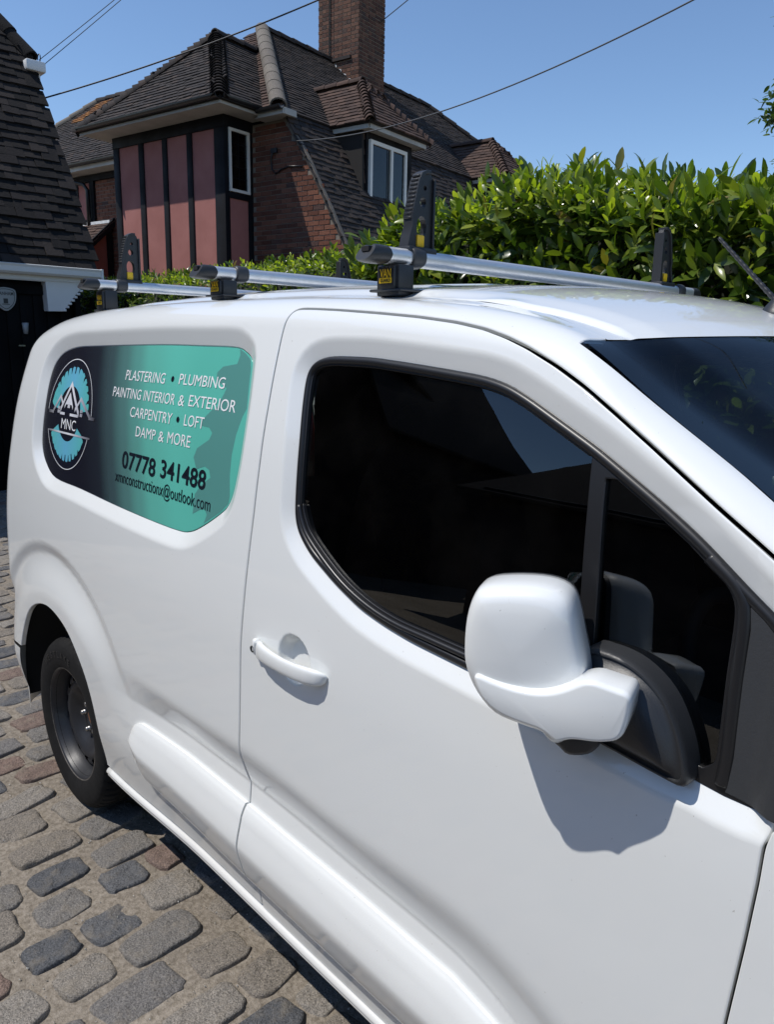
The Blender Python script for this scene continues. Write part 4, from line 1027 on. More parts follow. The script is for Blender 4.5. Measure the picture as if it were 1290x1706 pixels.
b = MB(); b.box((1.85, YC, .42), (1.3, 1.6, .06)); b.build('cabin_floor', DASH, van)
for yy_ in (.085, 2*YC-.085): MB().box((1.77, yy_, .80), (1.08, .045, .62)).build('door_card', DASH, van, bevel=.01)
U, V = np.meshgrid(np.linspace(1.23, 1.90, 10), np.linspace(.24, YC, 10), indexing='ij'); grid_sheet('headlining', U, V, lambda x, y: top_fn(x, y)-np.array([0, 0, .05]), FAB, van, both=True)
for mir in (False, True):
    L = offset(loop_resample(gapc[gapc[:, 1] > 1.2], .03, False), -.03, False)
    a_ = offset(L, .045, False); b_ = offset(L, -.03, False)
    grid_sheet('pillar_lining', np.stack([a_[:, 0], b_[:, 0]], 1), np.stack([a_[:, 1], b_[:, 1]], 1), body(None, -.035), FAB, van, mirror=mir)
# ------------------------------------------------------------------ ground: sandy bed with granite setts
def in_view(p, margin=.06):
    d = Vector(p)-Vector(CAM); z = d.dot(cf)
    if z < .2: return False
    x = d.dot(cr2)/z*1278.7/645; y = d.dot(cu2)/z*1278.7/853
    return abs(x) < 1+margin and abs(y) < 1+margin
k = NT('sandy_joint'); k.set(Roughness=.95); k.b.inputs['Specular IOR Level'].default_value = .15
n1 = k.noise(1.3, 8, .6); n2 = k.noise(55, 6, .7); n3 = k.noise(260, 3, .6)
c = k.ramp(n1.outputs[0], [(.3, (.24, .212, .175)), (.7, (.35, .315, .265))])
c2 = k.ramp(n2.outputs[0], [(.35, (.55, .52, .48)), (.62, (1.05, 1.02, 1.0))]); c3 = k.mix(1.0, c.outputs[0], c2.outputs[0], 'MULTIPLY')
sp_ = k.ramp(n3.outputs[0], [(.66, (0, 0, 0)), (.72, (1, 1, 1))]); c4 = k.mix(k.math('MULTIPLY', sp_.outputs[0], .6), c3, (.50, .46, .40))
k.l(c4, k.b.inputs['Base Color']); b1 = k.bump(n2.outputs[0], .8, .012); b2 = k.bump(n3.outputs[0], .5, .004, b1); k.l(b2, k.b.inputs['Normal'])
SAND = k.m
def granite():
    k = NT('granite_sett'); k.set(Roughness=.72); k.b.inputs['Specular IOR Level'].default_value = .35
    r = k.rnd(); g = k.n('NewGeometry')
    base = k.ramp(r, [(0, (.15, .142, .135)), (.16, (.21, .19, .165)), (.30, (.105, .107, .112)), (.40, (.19, .168, .142)), (.54, (.165, .120, .100)), (.62, (.16, .15, .138)), (.74, (.085, .088, .094)), (.82, (.22, .20, .175)), (.93, (.18, .128, .105)), (1, (.17, .155, .135))])
    base.color_ramp.interpolation = 'CONSTANT'
    a = k.noise(210, 4, .75, g.outputs['Position']); b = k.noise(14, 6, .65, g.outputs['Position']); vo = k.n('TexVoronoi'); vo.inputs['Scale'].default_value = 320; k.l(g.outputs['Position'], vo.inputs['Vector'])
    sp = k.ramp(a.outputs[0], [(.33, (.45, .44, .43)), (.5, (1.2, 1.2, 1.2)), (.68, (2.0, 1.95, 1.88))])
    c = k.mix(1, base.outputs[0], sp.outputs[0], 'MULTIPLY')
    dirt = k.ramp(b.outputs[0], [(.50, (0, 0, 0)), (.72, (1, 1, 1))]); c = k.mix(k.math('MULTIPLY', dirt.outputs[0], .55), c, (.27, .23, .175))
    k.l(c, k.b.inputs['Base Color'])
    d_ = k.noise(45, 6, .7, g.outputs['Position']); n1 = k.bump(b.outputs[0], .8, .03); n1 = k.bump(d_.outputs[0], .7, .012, n1); n2 = k.bump(a.outputs[0], .7, .005, n1); n3 = k.bump(vo.outputs['Distance'], .25, .003, n2); k.l(n3, k.b.inputs['Normal'])
    return k.m
GRAN = granite()
gv = []; gf = []
ground = MB().add([(-300, -300, -.004), (300, -300, -.004), (300, 300, -.004), (-300, 300, -.004)], [(0, 1, 2, 3)]).build('ground', SAND); tag(ground, kind='structure')
# slightly uneven bed under and round the van
nx, ny = 300, 170; X = np.linspace(-6.6, 4.4, nx); Y = np.linspace(-3.4, 2.4, ny)
bv = [(x, y, .0+.004*noise.noise((x*2.3, y*2.3, 3))+.004*noise.noise((x*11, y*11, 1))) for x in X for y in Y]
bed = MB().add(bv, [(i*ny+j, (i+1)*ny+j, (i+1)*ny+j+1, i*ny+j+1) for i in range(nx-1) for j in range(ny-1)], True).build('paved_drive', SAND, fix=False); tag(bed, kind='structure')
def sett_mesh(seed):
    r = random.Random(seed); n = 24; pw = r.uniform(.30, .50); corners = [r.uniform(.84, 1.12) for _ in range(4)]
    def outline(a):
        ca, sa = math.cos(a), math.sin(a); x = abs(ca)**pw*np.sign(ca); y = abs(sa)**pw*np.sign(sa)
        q = (a/(math.pi/2)) % 4; i = int(q); f = q-i; k_ = corners[i]*(1-f)+corners[(i+1) % 4]*f
        return x*k_*(1+.10*noise.noise((ca*2.2+seed, sa*2.2, 0))+.05*noise.noise((ca*6+seed, sa*6, 0))), y*k_*(1+.10*noise.noise((ca*2.2, sa*2.2+seed, 5))+.05*noise.noise((ca*6, sa*6+seed, 5)))
    vs = []; fs = []; lay = [(1.05, -.03), (1.02, -.004), (1.0, .004), (.965, .0085), (.90, .0105), (.70, .0118), (.38, .012)]
    for s, z in lay:
        for k_ in range(n):
            x, y = outline(2*math.pi*k_/n); px, py = x*s*.5, y*s*.5
            zz = z+(.0075*noise.noise((px*3.5+seed*3.1, py*3.5, 2.2))+.0045*noise.noise((px*9+seed, py*9, .2)) if z > 0 else 0)
            vs.append((px, py, zz))
    for i in range(len(lay)-1):
        for k_ in range(n): fs.append((i*n+k_, i*n+(k_+1) % n, (i+1)*n+(k_+1) % n, (i+1)*n+k_))
    c = len(vs); vs.append((0, 0, .012)); i = len(lay)-1; fs += [(i*n+k_, i*n+(k_+1) % n, c) for k_ in range(n)]
    me = bpy.data.meshes.new('sett'); me.from_pydata(vs, [], fs); me.polygons.foreach_set('use_smooth', [True]*len(fs)); me.materials.append(GRAN); return me
SETT = [sett_mesh(i) for i in range(16)]
setts = []
ix = 0
x = -6.5
while x < 4.3:
    wx_ = random.uniform(.108, .138); y = -3.3+random.uniform(0, .2)
    while y < 2.3:
        ly = random.choice([random.uniform(.14, .17), random.uniform(.17, .215), random.uniform(.18, .23)])
        if random.random() < .04: ly *= .55
        w_ = wx_*random.uniform(.88, 1.08)
        p = Vector((x+random.uniform(-.008, .008), y+ly/2, random.uniform(-.006, .003)))
        M = Matrix.Translation(p) @ Matrix.Rotation(math.radians(5)+random.gauss(0, .07), 4, 'Z') @ Matrix.Rotation(random.gauss(0, .03), 4, 'X') @ Matrix.Rotation(random.gauss(0, .03), 4, 'Y') @ Matrix.Diagonal((w_*random.choice((1, -1)), ly, 1, 1))
        setts.append((M, random.randrange(16))); y += ly+random.uniform(.014, .040)
    x += wx_+random.uniform(.018, .042)
def vis_key(q):
    p = q[0].translation; hidden = (.16 < p.y < 1.9 and -.6 < p.x < 3.6)
    return (0 if in_view(p, .1) and not hidden else 1000)+(p-Vector(CAM)).length
setts.sort(key=vis_key)
for M, i in setts[:300]:
    o = bpy.data.objects.new('granite_sett', SETT[i]); col.objects.link(o); o.parent = bed; o.matrix_basis = M
sv = []; sf = []; b = MB()
for M, i in setts[300:]:
    me = SETT[i]; n = len(sv); sv += [tuple(M @ v.co) for v in me.vertices]; flip = M.determinant() < 0
    sf += [tuple(n+j for j in (tuple(p.vertices)[::-1] if flip else tuple(p.vertices))) for p in me.polygons]
o = mk('granite_setts', sv, sf, GRAN, bed, smooth=True); tag(o, kind='stuff')
# loose grit and pale pebbles in the joints
pv = []; pf = []
for i in range(1500):
    x, y = random.uniform(-2.2, 1.7), random.uniform(-.75, .25); r = random.uniform(.0015, .0040)
    n = len(pv); a = random.uniform(0, 6)
    for (dx, dy, dz) in ((1, 0, 0), (-.5, .87, 0), (-.5, -.87, 0), (0, 0, 1.1)):
        pv.append((x+r*(dx*math.cos(a)-dy*math.sin(a)), y+r*(dx*math.sin(a)+dy*math.cos(a)), .004+r*dz))
    pf += [(n, n+1, n+3), (n+1, n+2, n+3), (n+2, n, n+3)]
k = NT('grit'); k.set(Roughness=.9); rr = k.ramp(k.rnd(), [(0, (.35, .31, .25)), (.6, (.45, .42, .36)), (1, (.62, .6, .55))]); k.l(rr.outputs[0], k.b.inputs['Base Color'])
o = mk('grit', pv, pf, k.m, bed); tag(o, kind='stuff')
# ------------------------------------------------------------------ laurel hedges
def leaf_mat(name, stops, rough=.32, transl=.35):
    k = NT(name); k.set(Roughness=rough); k.b.inputs['Specular IOR Level'].default_value = .5; k.b.inputs['Coat Weight'].default_value = .25; k.b.inputs['Coat Roughness'].default_value = .18
    r = k.ramp(k.rnd(), stops); k.l(r.outputs[0], k.b.inputs['Base Color'])
    t = k.n('BsdfTranslucent'); tc = k.mix(1, r.outputs[0], (1.5, 1.6, .55), 'MULTIPLY'); k.l(tc, t.inputs[0])
    m = k.n('MixShader'); m.inputs[0].default_value = transl; k.l(k.b.outputs[0], m.inputs[1]); k.l(t.outputs[0], m.inputs[2]); k.l(m.outputs[0], k.out.inputs[0]); return k.m
OLD = leaf_mat('laurel_leaf_mature', [(0, (.028, .060, .009)), (.35, (.060, .108, .014)), (.7, (.12, .175, .020)), (.96, (.21, .255, .030)), (1, (.22, .16, .04))])
YOUNG = leaf_mat('laurel_leaf_young', [(0, (.17, .25, .025)), (.5, (.26, .34, .035)), (1, (.38, .43, .06))], .38, .5)
CORE = simple('hedge_inner_shade', (.010, .013, .006), .95, var=.5)  # near-black colour stands in for the shade between the leaves
STEM = simple('green_twig', (.09, .12, .04), .7)
LEAF_V = np.array([(0, 0, 0), (.28, .150, .030), (.28, 0, -.012), (.28, -.150, .030), (.62, .172, .035), (.62, 0, -.008), (.62, -.172, .035), (.88, .085, .0), (.88, 0, -.020), (.88, -.085, .0), (1.0, 0, -.05)], float)
LEAF_F = [(0, 2, 1), (0, 3, 2), (1, 2, 5, 4), (2, 3, 6, 5), (4, 5, 8, 7), (5, 6, 9, 8), (7, 8, 10), (8, 9, 10)]
def leaf_me(m, curl):
    me = bpy.data.meshes.new('leaf'); V = LEAF_V.copy(); V[:, 2] -= curl*V[:, 0]**2
    me.from_pydata([tuple(v) for v in V], [], LEAF_F); me.polygons.foreach_set('use_smooth', [True]*len(LEAF_F)); me.materials.append(m); return me
LEAFS = {('o', i): leaf_me(OLD, c) for i, c in enumerate((.02, .12, .25))}; LEAFS.update({('y', i): leaf_me(YOUNG, c) for i, c in enumerate((.0, .08, .18))})
def leaf_frame(p, d, up, L, W):
    d = d.normalized(); s = d.cross(up)
    if s.length < 1e-3: s = d.orthogonal()
    s.normalize(); n = s.cross(d)
    return Matrix(((d.x*L, s.x*W, n.x*L, p.x), (d.y*L, s.y*W, n.y*L, p.y), (d.z*L, s.z*W, n.z*L, p.z), (0, 0, 0, 1)))
def shoot(p, ax, L, nl, size, young, out, rg):
    ax = ax.normalized(); a = ax.orthogonal().normalized(); b = ax.cross(a); g = rg.uniform(0, 6)
    for i in range(nl):
        f = i/max(1, nl-1); ph = g+i*2.4; rad = a*math.cos(ph)+b*math.sin(ph)
        al = math.radians(72-50*f+rg.gauss(0, 8)); d = ax*math.cos(al)+rad*math.sin(al)
        sz = size*rg.uniform(.75, 1.15)*(1-.35*f if young else 1)
        yo = young and f > .25 or rg.random() < .06
        up = ax+Vector((rg.gauss(0, .35), rg.gauss(0, .35), rg.gauss(0, .25)))
        out.append((leaf_frame(p+ax*L*f, d, up, sz, sz*rg.uniform(.85, 1.1)), 'y' if yo else 'o', rg.randrange(3)))
def emit(name_parent, leaves, label_n=300):
    """the biggest leaves in view become parts of their own, the rest one mass"""
    leaves.sort(key=lambda q: (0 if in_view(q[0].translation, .02) else 100)+(q[0].translation-Vector(CAM)).length-4*q[0].col[0].length*0)
    for M, k_, i in leaves[:label_n]:
        o = bpy.data.objects.new('leaf', LEAFS[(k_, i)]); col.objects.link(o); o.parent = name_parent; o.matrix_parent_inverse = wmat(name_parent).inverted(); o.matrix_basis = M
    for kk, m in (('o', OLD), ('y', YOUNG)):
        sel = [q for q in leaves[label_n:] if q[1] == kk]
        if not sel: continue
        A = np.array([np.array(q[0]) for q in sel]); cu_ = np.array([[.02, .12, .25][q[2]] if kk == 'o' else [0, .08, .18][q[2]] for q in sel])
        T_ = np.repeat(LEAF_V[None], len(sel), 0); T_[:, :, 2] -= cu_[:, None]*T_[:, :, 0]**2
        V = np.einsum('nij,nkj->nki', A[:, :3, :3], T_)+A[:, None, :3, 3]
        nv = len(LEAF_V); F = [tuple(i*nv+j for j in f) for i in range(len(sel)) for f in LEAF_F]
        o = mk('leaves', V.reshape(-1, 3), F, m, name_parent, smooth=True); tag(o, kind='stuff')
def core(parent, x0, x1, y0, y1, h):  # added dark filling that keeps light from passing through the hedge
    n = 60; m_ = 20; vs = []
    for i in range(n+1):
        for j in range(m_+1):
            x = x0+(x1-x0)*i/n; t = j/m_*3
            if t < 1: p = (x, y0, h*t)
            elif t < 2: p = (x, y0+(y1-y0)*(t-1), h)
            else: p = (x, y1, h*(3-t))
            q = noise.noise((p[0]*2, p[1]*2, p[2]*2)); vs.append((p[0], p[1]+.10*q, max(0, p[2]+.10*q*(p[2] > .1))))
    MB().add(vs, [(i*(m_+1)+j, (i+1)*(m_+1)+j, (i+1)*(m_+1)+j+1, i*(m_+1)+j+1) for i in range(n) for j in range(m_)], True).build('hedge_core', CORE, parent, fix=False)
def hedge(parent, x0, x1, y0, y1, hfun, size, dens_top, dens_face, zmin, rg, seed):
    out = []; L = x1-x0
    # top and upper edge shoots
    for i in range(int(dens_top*L*(y1-y0))):
        x = rg.uniform(x0, x1); y = y0+(y1-y0)*rg.random()**1.4; e = (y-y0); h = hfun(x, y)-.10*max(0, 1-e/.15)
        p = Vector((x, y, h-rg.uniform(.10, .22)*size/.12)); ax = Vector((rg.gauss(0, .28), rg.gauss(-.15, .28)-.3*max(0, 1-e/.2), 1))
        shoot(p, ax, rg.uniform(.12, .20)*size/.12, rg.randint(6, 10), size, rg.random() < .75, out, rg)
    for i in range(int(dens_face*L*2.4)):
        x = rg.uniform(x0, x1); z = rg.random()**.8*2.4; 
        if z < zmin and rg.random() < .7: continue
        h = hfun(x, y0)
        if z > h-.05: continue
        bulge = .10*noise.noise((x*1.3+seed, z*1.3, 0))+.05*noise.noise((x*4+seed, z*4, 3))
        p = Vector((x, y0+rg.uniform(.0, .24)-bulge, z-.03)); ax = Vector((rg.gauss(0, .4), -.75+rg.gauss(0, .3), .75+rg.gauss(0, .3)))
        yo = rg.random() < (.12+.45*sm((z-(h-.35))/.35))
        shoot(p, ax, rg.uniform(.08, .17)*size/.12, rg.randint(4, 7), size*rg.uniform(.9, 1.15), yo, out, rg)
    return out
rg = random.Random(11)
def h_near(x, y): return 2.46+.04*noise.noise((x*1.4, y, 1))+.03*noise.noise((x*5, y*5, 4))+.07*sm((x+.5)/.4)*sm((.9-x)/.8)-.20*sm((-.72-x)/.5)-.10*sm((x-.3)/1.2)
hn = thing('laurel_hedge', (1.2, 2.8, 0), 'tall glossy laurel hedge with bright new tips right beside the van', 'hedge')
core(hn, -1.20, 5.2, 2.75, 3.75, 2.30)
emit(hn, hedge(hn, -1.35, 5.0, 2.42, 3.7, h_near, .112, 190, 200, 1.4, rg, 1))
def h_far(x, y): return 2.40+.03*noise.noise((x*1.7, y, 9))+.02*noise.noise((x*6, y*6, 4))+.04*sm((x+3.2)/1.5)
hf = thing('clipped_hedge', (-4.5, 3.6, 0), 'lower clipped hedge of small leaves running towards the pink house', 'hedge')
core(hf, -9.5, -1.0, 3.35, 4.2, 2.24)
emit(hf, hedge(hf, -9.3, -1.1, 3.15, 4.2, h_far, .075, 90, 120, 1.9, rg, 5))
# ------------------------------------------------------------------ brick and timber house
HC = Vector((-8.54, 5.94, 0)); HE = Vector((.9816, .1908, 0)); HB = Vector((-.1908, .9816, 0))
def H(s, t, z): return HC+HE*s+HB*t+Vector((0, 0, z))
RH = Matrix(((HE.x, HB.x, 0), (HE.y, HB.y, 0), (0, 0, 1)))
def tile_mat(name, stops, lichen=.25, moss=(.16, .13, .09)):
    k = NT(name); k.set(Roughness=.88); k.b.inputs['Specular IOR Level'].default_value = .25
    r = k.ramp(k.rnd(), stops); g = k.n('NewGeometry'); a = k.noise(11, 8, .7, g.outputs['Position']); c_ = k.noise(60, 4, .6, g.outputs['Position'])
    d = k.ramp(a.outputs[0], [(.52, (0, 0, 0)), (.74, (1, 1, 1))]); c = k.mix(k.math('MULTIPLY', d.outputs[0], lichen), r.outputs[0], moss)
    e = k.ramp(c_.outputs[0], [(.3, (.6, .6, .6)), (.7, (1.25, 1.25, 1.25))]); c = k.mix(1, c, e.outputs[0], 'MULTIPLY')
    k.l(c, k.b.inputs['Base Color']); k.l(k.bump(c_.outputs[0], .5, .01), k.b.inputs['Normal']); return k.m
TILE = tile_mat('clay_tile_dark', [(0, (.030, .026, .026)), (.5, (.040, .034, .032)), (.85, (.052, .042, .038)), (1, (.068, .050, .042))], .3, (.10, .085, .065))
TILER = tile_mat('clay_tile_brown', [(0, (.058, .038, .032)), (.5, (.078, .050, .040)), (1, (.10, .062, .048))], .2)
TILEB = tile_mat('garage_tile_black', [(0, (.006, .0055, .006)), (.5, (.010, .009, .0095)), (.85, (.018, .015, .015)), (1, (.032, .026, .024))], .35, (.05, .04, .032))
HIPC = tile_mat('hip_cap_mortar', [(0, (.15, .13, .11)), (1, (.20, .175, .145))], .4, (.10, .10, .08))
BRICK = tile_mat('red_brick', [(0, (.115, .045, .030)), (.35, (.175, .070, .045)), (.7, (.225, .095, .060)), (.9, (.15, .07, .05)), (1, (.08, .05, .045))], .2, (.10, .06, .045))
BRICKD = tile_mat('chimney_brick', [(0, (.070, .036, .028)), (.35, (.12, .058, .040)), (.7, (.155, .080, .054)), (1, (.06, .042, .037))], .3, (.08, .055, .045))
MORT = simple('mortar', (.21, .18, .15), .95, bump=.3, bscale=40, var=.15)
MORTD = simple('sooty_mortar', (.26, .225, .18), .95, bump=.3, bscale=40, var=.2)
PINK = simple('pink_render', (.36, .145, .125), .92, bump=.35, bscale=35, var=.10, vscale=2.2)
PINKD = simple('red_render', (.22, .065, .05), .92, bump=.3, bscale=35, var=.12)
TIMB = simple('black_timber', (.006, .006, .008), .7, bump=.2, bscale=25, var=.3, spec=.2)
SOFF = simple('grey_soffit', (.42, .41, .38), .7, var=.12, vscale=3)
FRAME = simple('cream_window_frame', (.72, .70, .65), .45, var=.06)
GUT = simple('black_gutter', (.012, .013, .015), .35)
WING = glass('house_window_glass', (.10, .12, .12), 1.5, dirt=.02)
ROOM = simple('dark_room', (.010, .012, .013), .9)
LEADW = simple('white_flashing', (.66, .66, .64), .6, var=.2, vscale=20)
TILE_V = [(-.081, 0, -.006), (.081, 0, -.006), (.081, .20, -.010), (-.081, .20, -.010), (-.081, 0, .016), (.081, 0, .016), (.081, .20, .003), (-.081, .20, .003)]
TILE_F = [(4, 5, 6, 7), (0, 1, 5, 4), (1, 2, 6, 5), (3, 0, 4, 7), (0, 3, 2, 1)]
def tile_me(m):
    me = bpy.data.meshes.new('tile'); me.from_pydata(TILE_V, [], TILE_F); me.materials.append(m); return me
class Roof:
    """collects tiles of one building; the ones that show largest become parts"""
    def __init__(s): s.t = []
    def slope(s, name, thing_, origin, ex, uy, poly, m, gauge=.10, wid=.165, lift=.016, jit=1.0, base=True):
        """origin: 3-D, ex: along the eave, uy: up the slope, poly in (x, y) metres"""
        ex = Vector(ex).normalized(); uy = Vector(uy); uy = (uy-ex*uy.dot(ex)).normalized(); n = ex.cross(uy); o3 = Vector(origin)
        if n.z < 0: n = -n
        L = np.array(poly, float)
        part = MB().prism([o3+ex*p[0]+uy*p[1] for p in poly], -n*.05).build(name, ROOFB, thing_)
        hgt = L[:, 1].max(); w0, w1 = L[:, 0].min(), L[:, 0].max(); row = 0; y = 0.0
        det = 1 if ex.cross(uy).dot(n) > 0 else -1
        while y < hgt:
            off = (row % 2)*wid/2; xs = np.arange(w0+off, w1+wid*.5, wid); P2 = np.stack([xs, np.full(len(xs), y+.05)], 1)
            for x_ in xs[inside(P2, L)]:
                dz = lift+jit*random.gauss(0, .0025); wob = jit*.006*noise.noise((x_*1.2, y*1.2, 7.7))
                tl = -random.gauss(.075, .012*jit)
                p = o3+ex*(x_+random.gauss(0, .002))+uy*(y-.02+jit*random.gauss(0, .003))+n*(dz+wob)
                u2 = (uy*math.cos(tl)+n*math.sin(tl)); n2 = ex.cross(u2)*det
                rr = jit*random.gauss(0, .012); e2 = ex*math.cos(rr)+u2*math.sin(rr); u2 = u2*math.cos(rr)-ex*math.sin(rr)
                M = Matrix(((e2.x, u2.x, n2.x, p.x), (e2.y, u2.y, n2.y, p.y), (e2.z, u2.z, n2.z, p.z), (0, 0, 0, 1)))
                if wid != .165: M = M @ Matrix.Diagonal((wid/.165, gauge/.10, 1, 1))
                s.t.append((M, m, part, n))
            y += gauge; row += 1
        return part
    def emit(s, thing_, n=300):
        cam_ = Vector(CAM)
        def key(q):
            p = q[0].translation; d = p-cam_; face = -(d.normalized()).dot(q[3])
            return (0 if in_view(p, 0) and face > .03 else 1e6)+d.length/max(.1, face)**.5
        s.t.sort(key=key); mes = {}
        for M, m, part, _ in s.t[:n]:
            if m not in mes: mes[m] = tile_me(m)
            o = bpy.data.objects.new('roof_tile', mes[m]); col.objects.link(o); o.parent = part; o.matrix_parent_inverse = wmat(part).inverted(); o.matrix_basis = M
        TV = np.array(TILE_V)
        groups = {}
        for q in s.t[n:]: groups.setdefault(q[1], []).append(q)
        for m, L in groups.items():
            A = np.array([np.array(q[0]) for q in L]); V = np.einsum('nij,kj->nki', A[:, :3, :3], TV)+A[:, None, :3, 3]
            F = [tuple(i*8+j for j in f) for i in range(len(L)) for f in TILE_F]
            o = mk('roof_tiles', V.reshape(-1, 3), F, m, thing_); tag(o, kind='stuff')
ROOFB = simple('roof_underlay', (.02, .018, .017), .95)
class Bricks:
    def __init__(s): s.b = []
    def wall(s, org, ex, nrm, poly, m, part, bond=0, L=.225, Hh=.075, z0=0):
        """bricks on a wall plane: ex along, z up, nrm outwards"""
        ex = Vector(ex).normalized(); nrm = Vector(nrm).normalized(); Lp = np.array(poly, float); up = Vector((0, 0, 1)); z = math.ceil((Lp[:, 1].min()-.02)/Hh)*Hh; r = 0
        while z < Lp[:, 1].max():
            head = bond and (r % 2)           # english bond on the chimney
            l_ = L/2 if head else L; xs = np.arange(Lp[:, 0].min()-L, Lp[:, 0].max()+L, l_)+(L/2 if (r % 2 and not head) else (L/4 if head else 0))
            m_ = l_*.32 if len(Lp) == 4 else 0; ok = inside(np.stack([np.clip(xs, Lp[:, 0].min()+1e-3, Lp[:, 0].max()-1e-3) if m_ else xs, np.full(len(xs), z+Hh/2)], 1), Lp) & (xs > Lp[:, 0].min()-m_) & (xs < Lp[:, 0].max()+m_)
            for x in xs[ok]:
                p = Vector(org)+ex*x+up*(z+Hh/2)+nrm*(.0+random.uniform(.001, .006)); w_ = l_-.011
                lo, hi = Lp[:, 0].min(), Lp[:, 0].max(); x0 = max(x-w_/2, lo-.004) if len(Lp) == 4 else x-w_/2; x1 = min(x+w_/2, hi+.004) if len(Lp) == 4 else x+w_/2
                p += ex*((x0+x1)/2-x)
                M = Matrix(((ex.x*(x1-x0), nrm.x*.012, 0, p.x), (ex.y*(x1-x0), nrm.y*.012, 0, p.y), (0, 0, Hh-.011, p.z), (0, 0, 0, 1)))
                s.b.append((M, m, part, nrm))
            z += Hh; r += 1
    def emit(s, thing_, n=300):
        CV = [(i*.5, j*.5, k_*.5) for i in (-1, 1) for j in (-1, 1) for k_ in (-1, 1)]; CV = [(x*(.985 if y > 0 else 1), y, z*(.95 if y > 0 else 1)) for x, y, z in CV]; CF = [(0, 1, 3, 2), (4, 6, 7, 5), (0, 4, 5, 1), (2, 3, 7, 6), (0, 2, 6, 4), (1, 5, 7, 3)]
        cam_ = Vector(CAM)
        s.b.sort(key=lambda q: (0 if in_view(q[0].translation, 0) and (cam_-q[0].translation).dot(q[3]) > 0 and q[0].translation.z > 2.6 else 1e6)+(q[0].translation-cam_).length)
        mes = {}
        for M, m, part, _ in s.b[:n]:
            if m not in mes:
                me = bpy.data.meshes.new('brick'); me.from_pydata(CV, [], CF); me.materials.append(m); mes[m] = me
            o = bpy.data.objects.new('brick', mes[m]); col.objects.link(o); o.parent = part; o.matrix_parent_inverse = wmat(part).inverted(); o.matrix_basis = M
        groups = {}
        for q in s.b[n:]: groups.setdefault(q[1], []).append(q)
        for m, L in groups.items():
            A = np.array([np.array(q[0]) for q in L]); V = np.einsum('nij,kj->nki', A[:, :3, :3], np.array(CV))+A[:, None, :3, 3]
            o = mk('bricks', V.reshape(-1, 3), [tuple(i*8+j for j in f) for i in range(len(L)) for f in CF], m, thing_); tag(o, kind='stuff')
def half_round(name, path, r, seg, m, parent, n=9, up=Vector((0, 0, 1)), gap=.96, taper=.92, tilt=.012):
    """ridge or hip caps laid end to end, each a piece of its own"""
    a, b_ = Vector(path[0]), Vector(path[1]); d = b_-a; L = d.length; k_ = max(1, int(round(L/seg))); d.normalize(); s_ = d.cross(up).normalized(); n_ = s_.cross(d)
    for i in range(k_):
        p0 = a+d*L*i/k_; p1 = a+d*L*(i+gap+.06)/k_; vs = []
        for p, rr, lf in ((p0, r, tilt), (p1, r*taper, 0)):
            for j in range(n):
                q = math.pi*(-.06+1.12*j/(n-1)); vs.append(p+s_*rr*math.cos(q)+n_*(rr*math.sin(q)*.85+lf))
        for p, rr, lf in ((p0, r*.86, tilt), (p1, r*taper*.86, 0)):
            for j in range(n):
                q = math.pi*(-.06+1.12*j/(n-1)); vs.append(p+s_*rr*math.cos(q)+n_*(rr*math.sin(q)*.80+lf-.004))
        fs = [(j, j+1, n+j+1, n+j) for j in range(n-1)]+[(2*n+j+1, 2*n+j, 3*n+j, 3*n+j+1) for j in range(n-1)]+[(j+1, j, 2*n+j, 2*n+j+1) for j in range(n-1)]
        o = MB().add(vs, fs, True).build(name, m, parent); o.data.set_sharp_from_angle(angle=math.radians(50))
house = thing('pink_timbered_house', H(0, 0, 0), 'tudor style house with pink rendered timbered bay, tiled roofs and brick chimney', 'house')
roof = Roof(); br = Bricks()
def hbox(name, s0, s1, t0, t1, z0, z1, m, parent=house, bevel=0):
    return MB().box(H((s0+s1)/2, (t0+t1)/2, (z0+z1)/2), (abs(s1-s0), abs(t1-t0), z1-z0), RH).build(name, m, parent, bevel=bevel)
# bay ------------------------------------------------------------------
bay = hbox('bay_wall', -2.80, -.04, .06, 4.0, 0, 5.08, MORT)
posts = [(-2.84, -2.69), (-2.14, -2.01), (-1.51, -1.39), (-.89, -.765), (-.235, 0.0)]
for i, (a_, b_) in enumerate(posts): hbox('timber_post', a_, b_, -.004, .10, 0, 4.925, TIMB, bevel=.006)
hbox('timber_beam', -2.845, .004, -.012, .12, 4.925, 5.10, TIMB, bevel=.006)
for (a_, b_), (c_, d_) in zip(posts[:-1], posts[1:]): hbox('render_panel', b_+.002, c_-.002, .018, .08, 0, 4.923, PINK, bay)
hbox('timber_post', -.06, .006, .5, .62, 0, 4.92, TIMB, bevel=.006); hbox('timber_beam', -.06, .010, .1, .62, 4.935, 5.10, TIMB); hbox('timber_rail', -.06, .012, .06, .52, 3.90, 3.985, TIMB, bevel=.005)
hbox('render_panel', -.05, -.012, .085, .495, 0, 3.90, PINK, bay)
wf = MB()
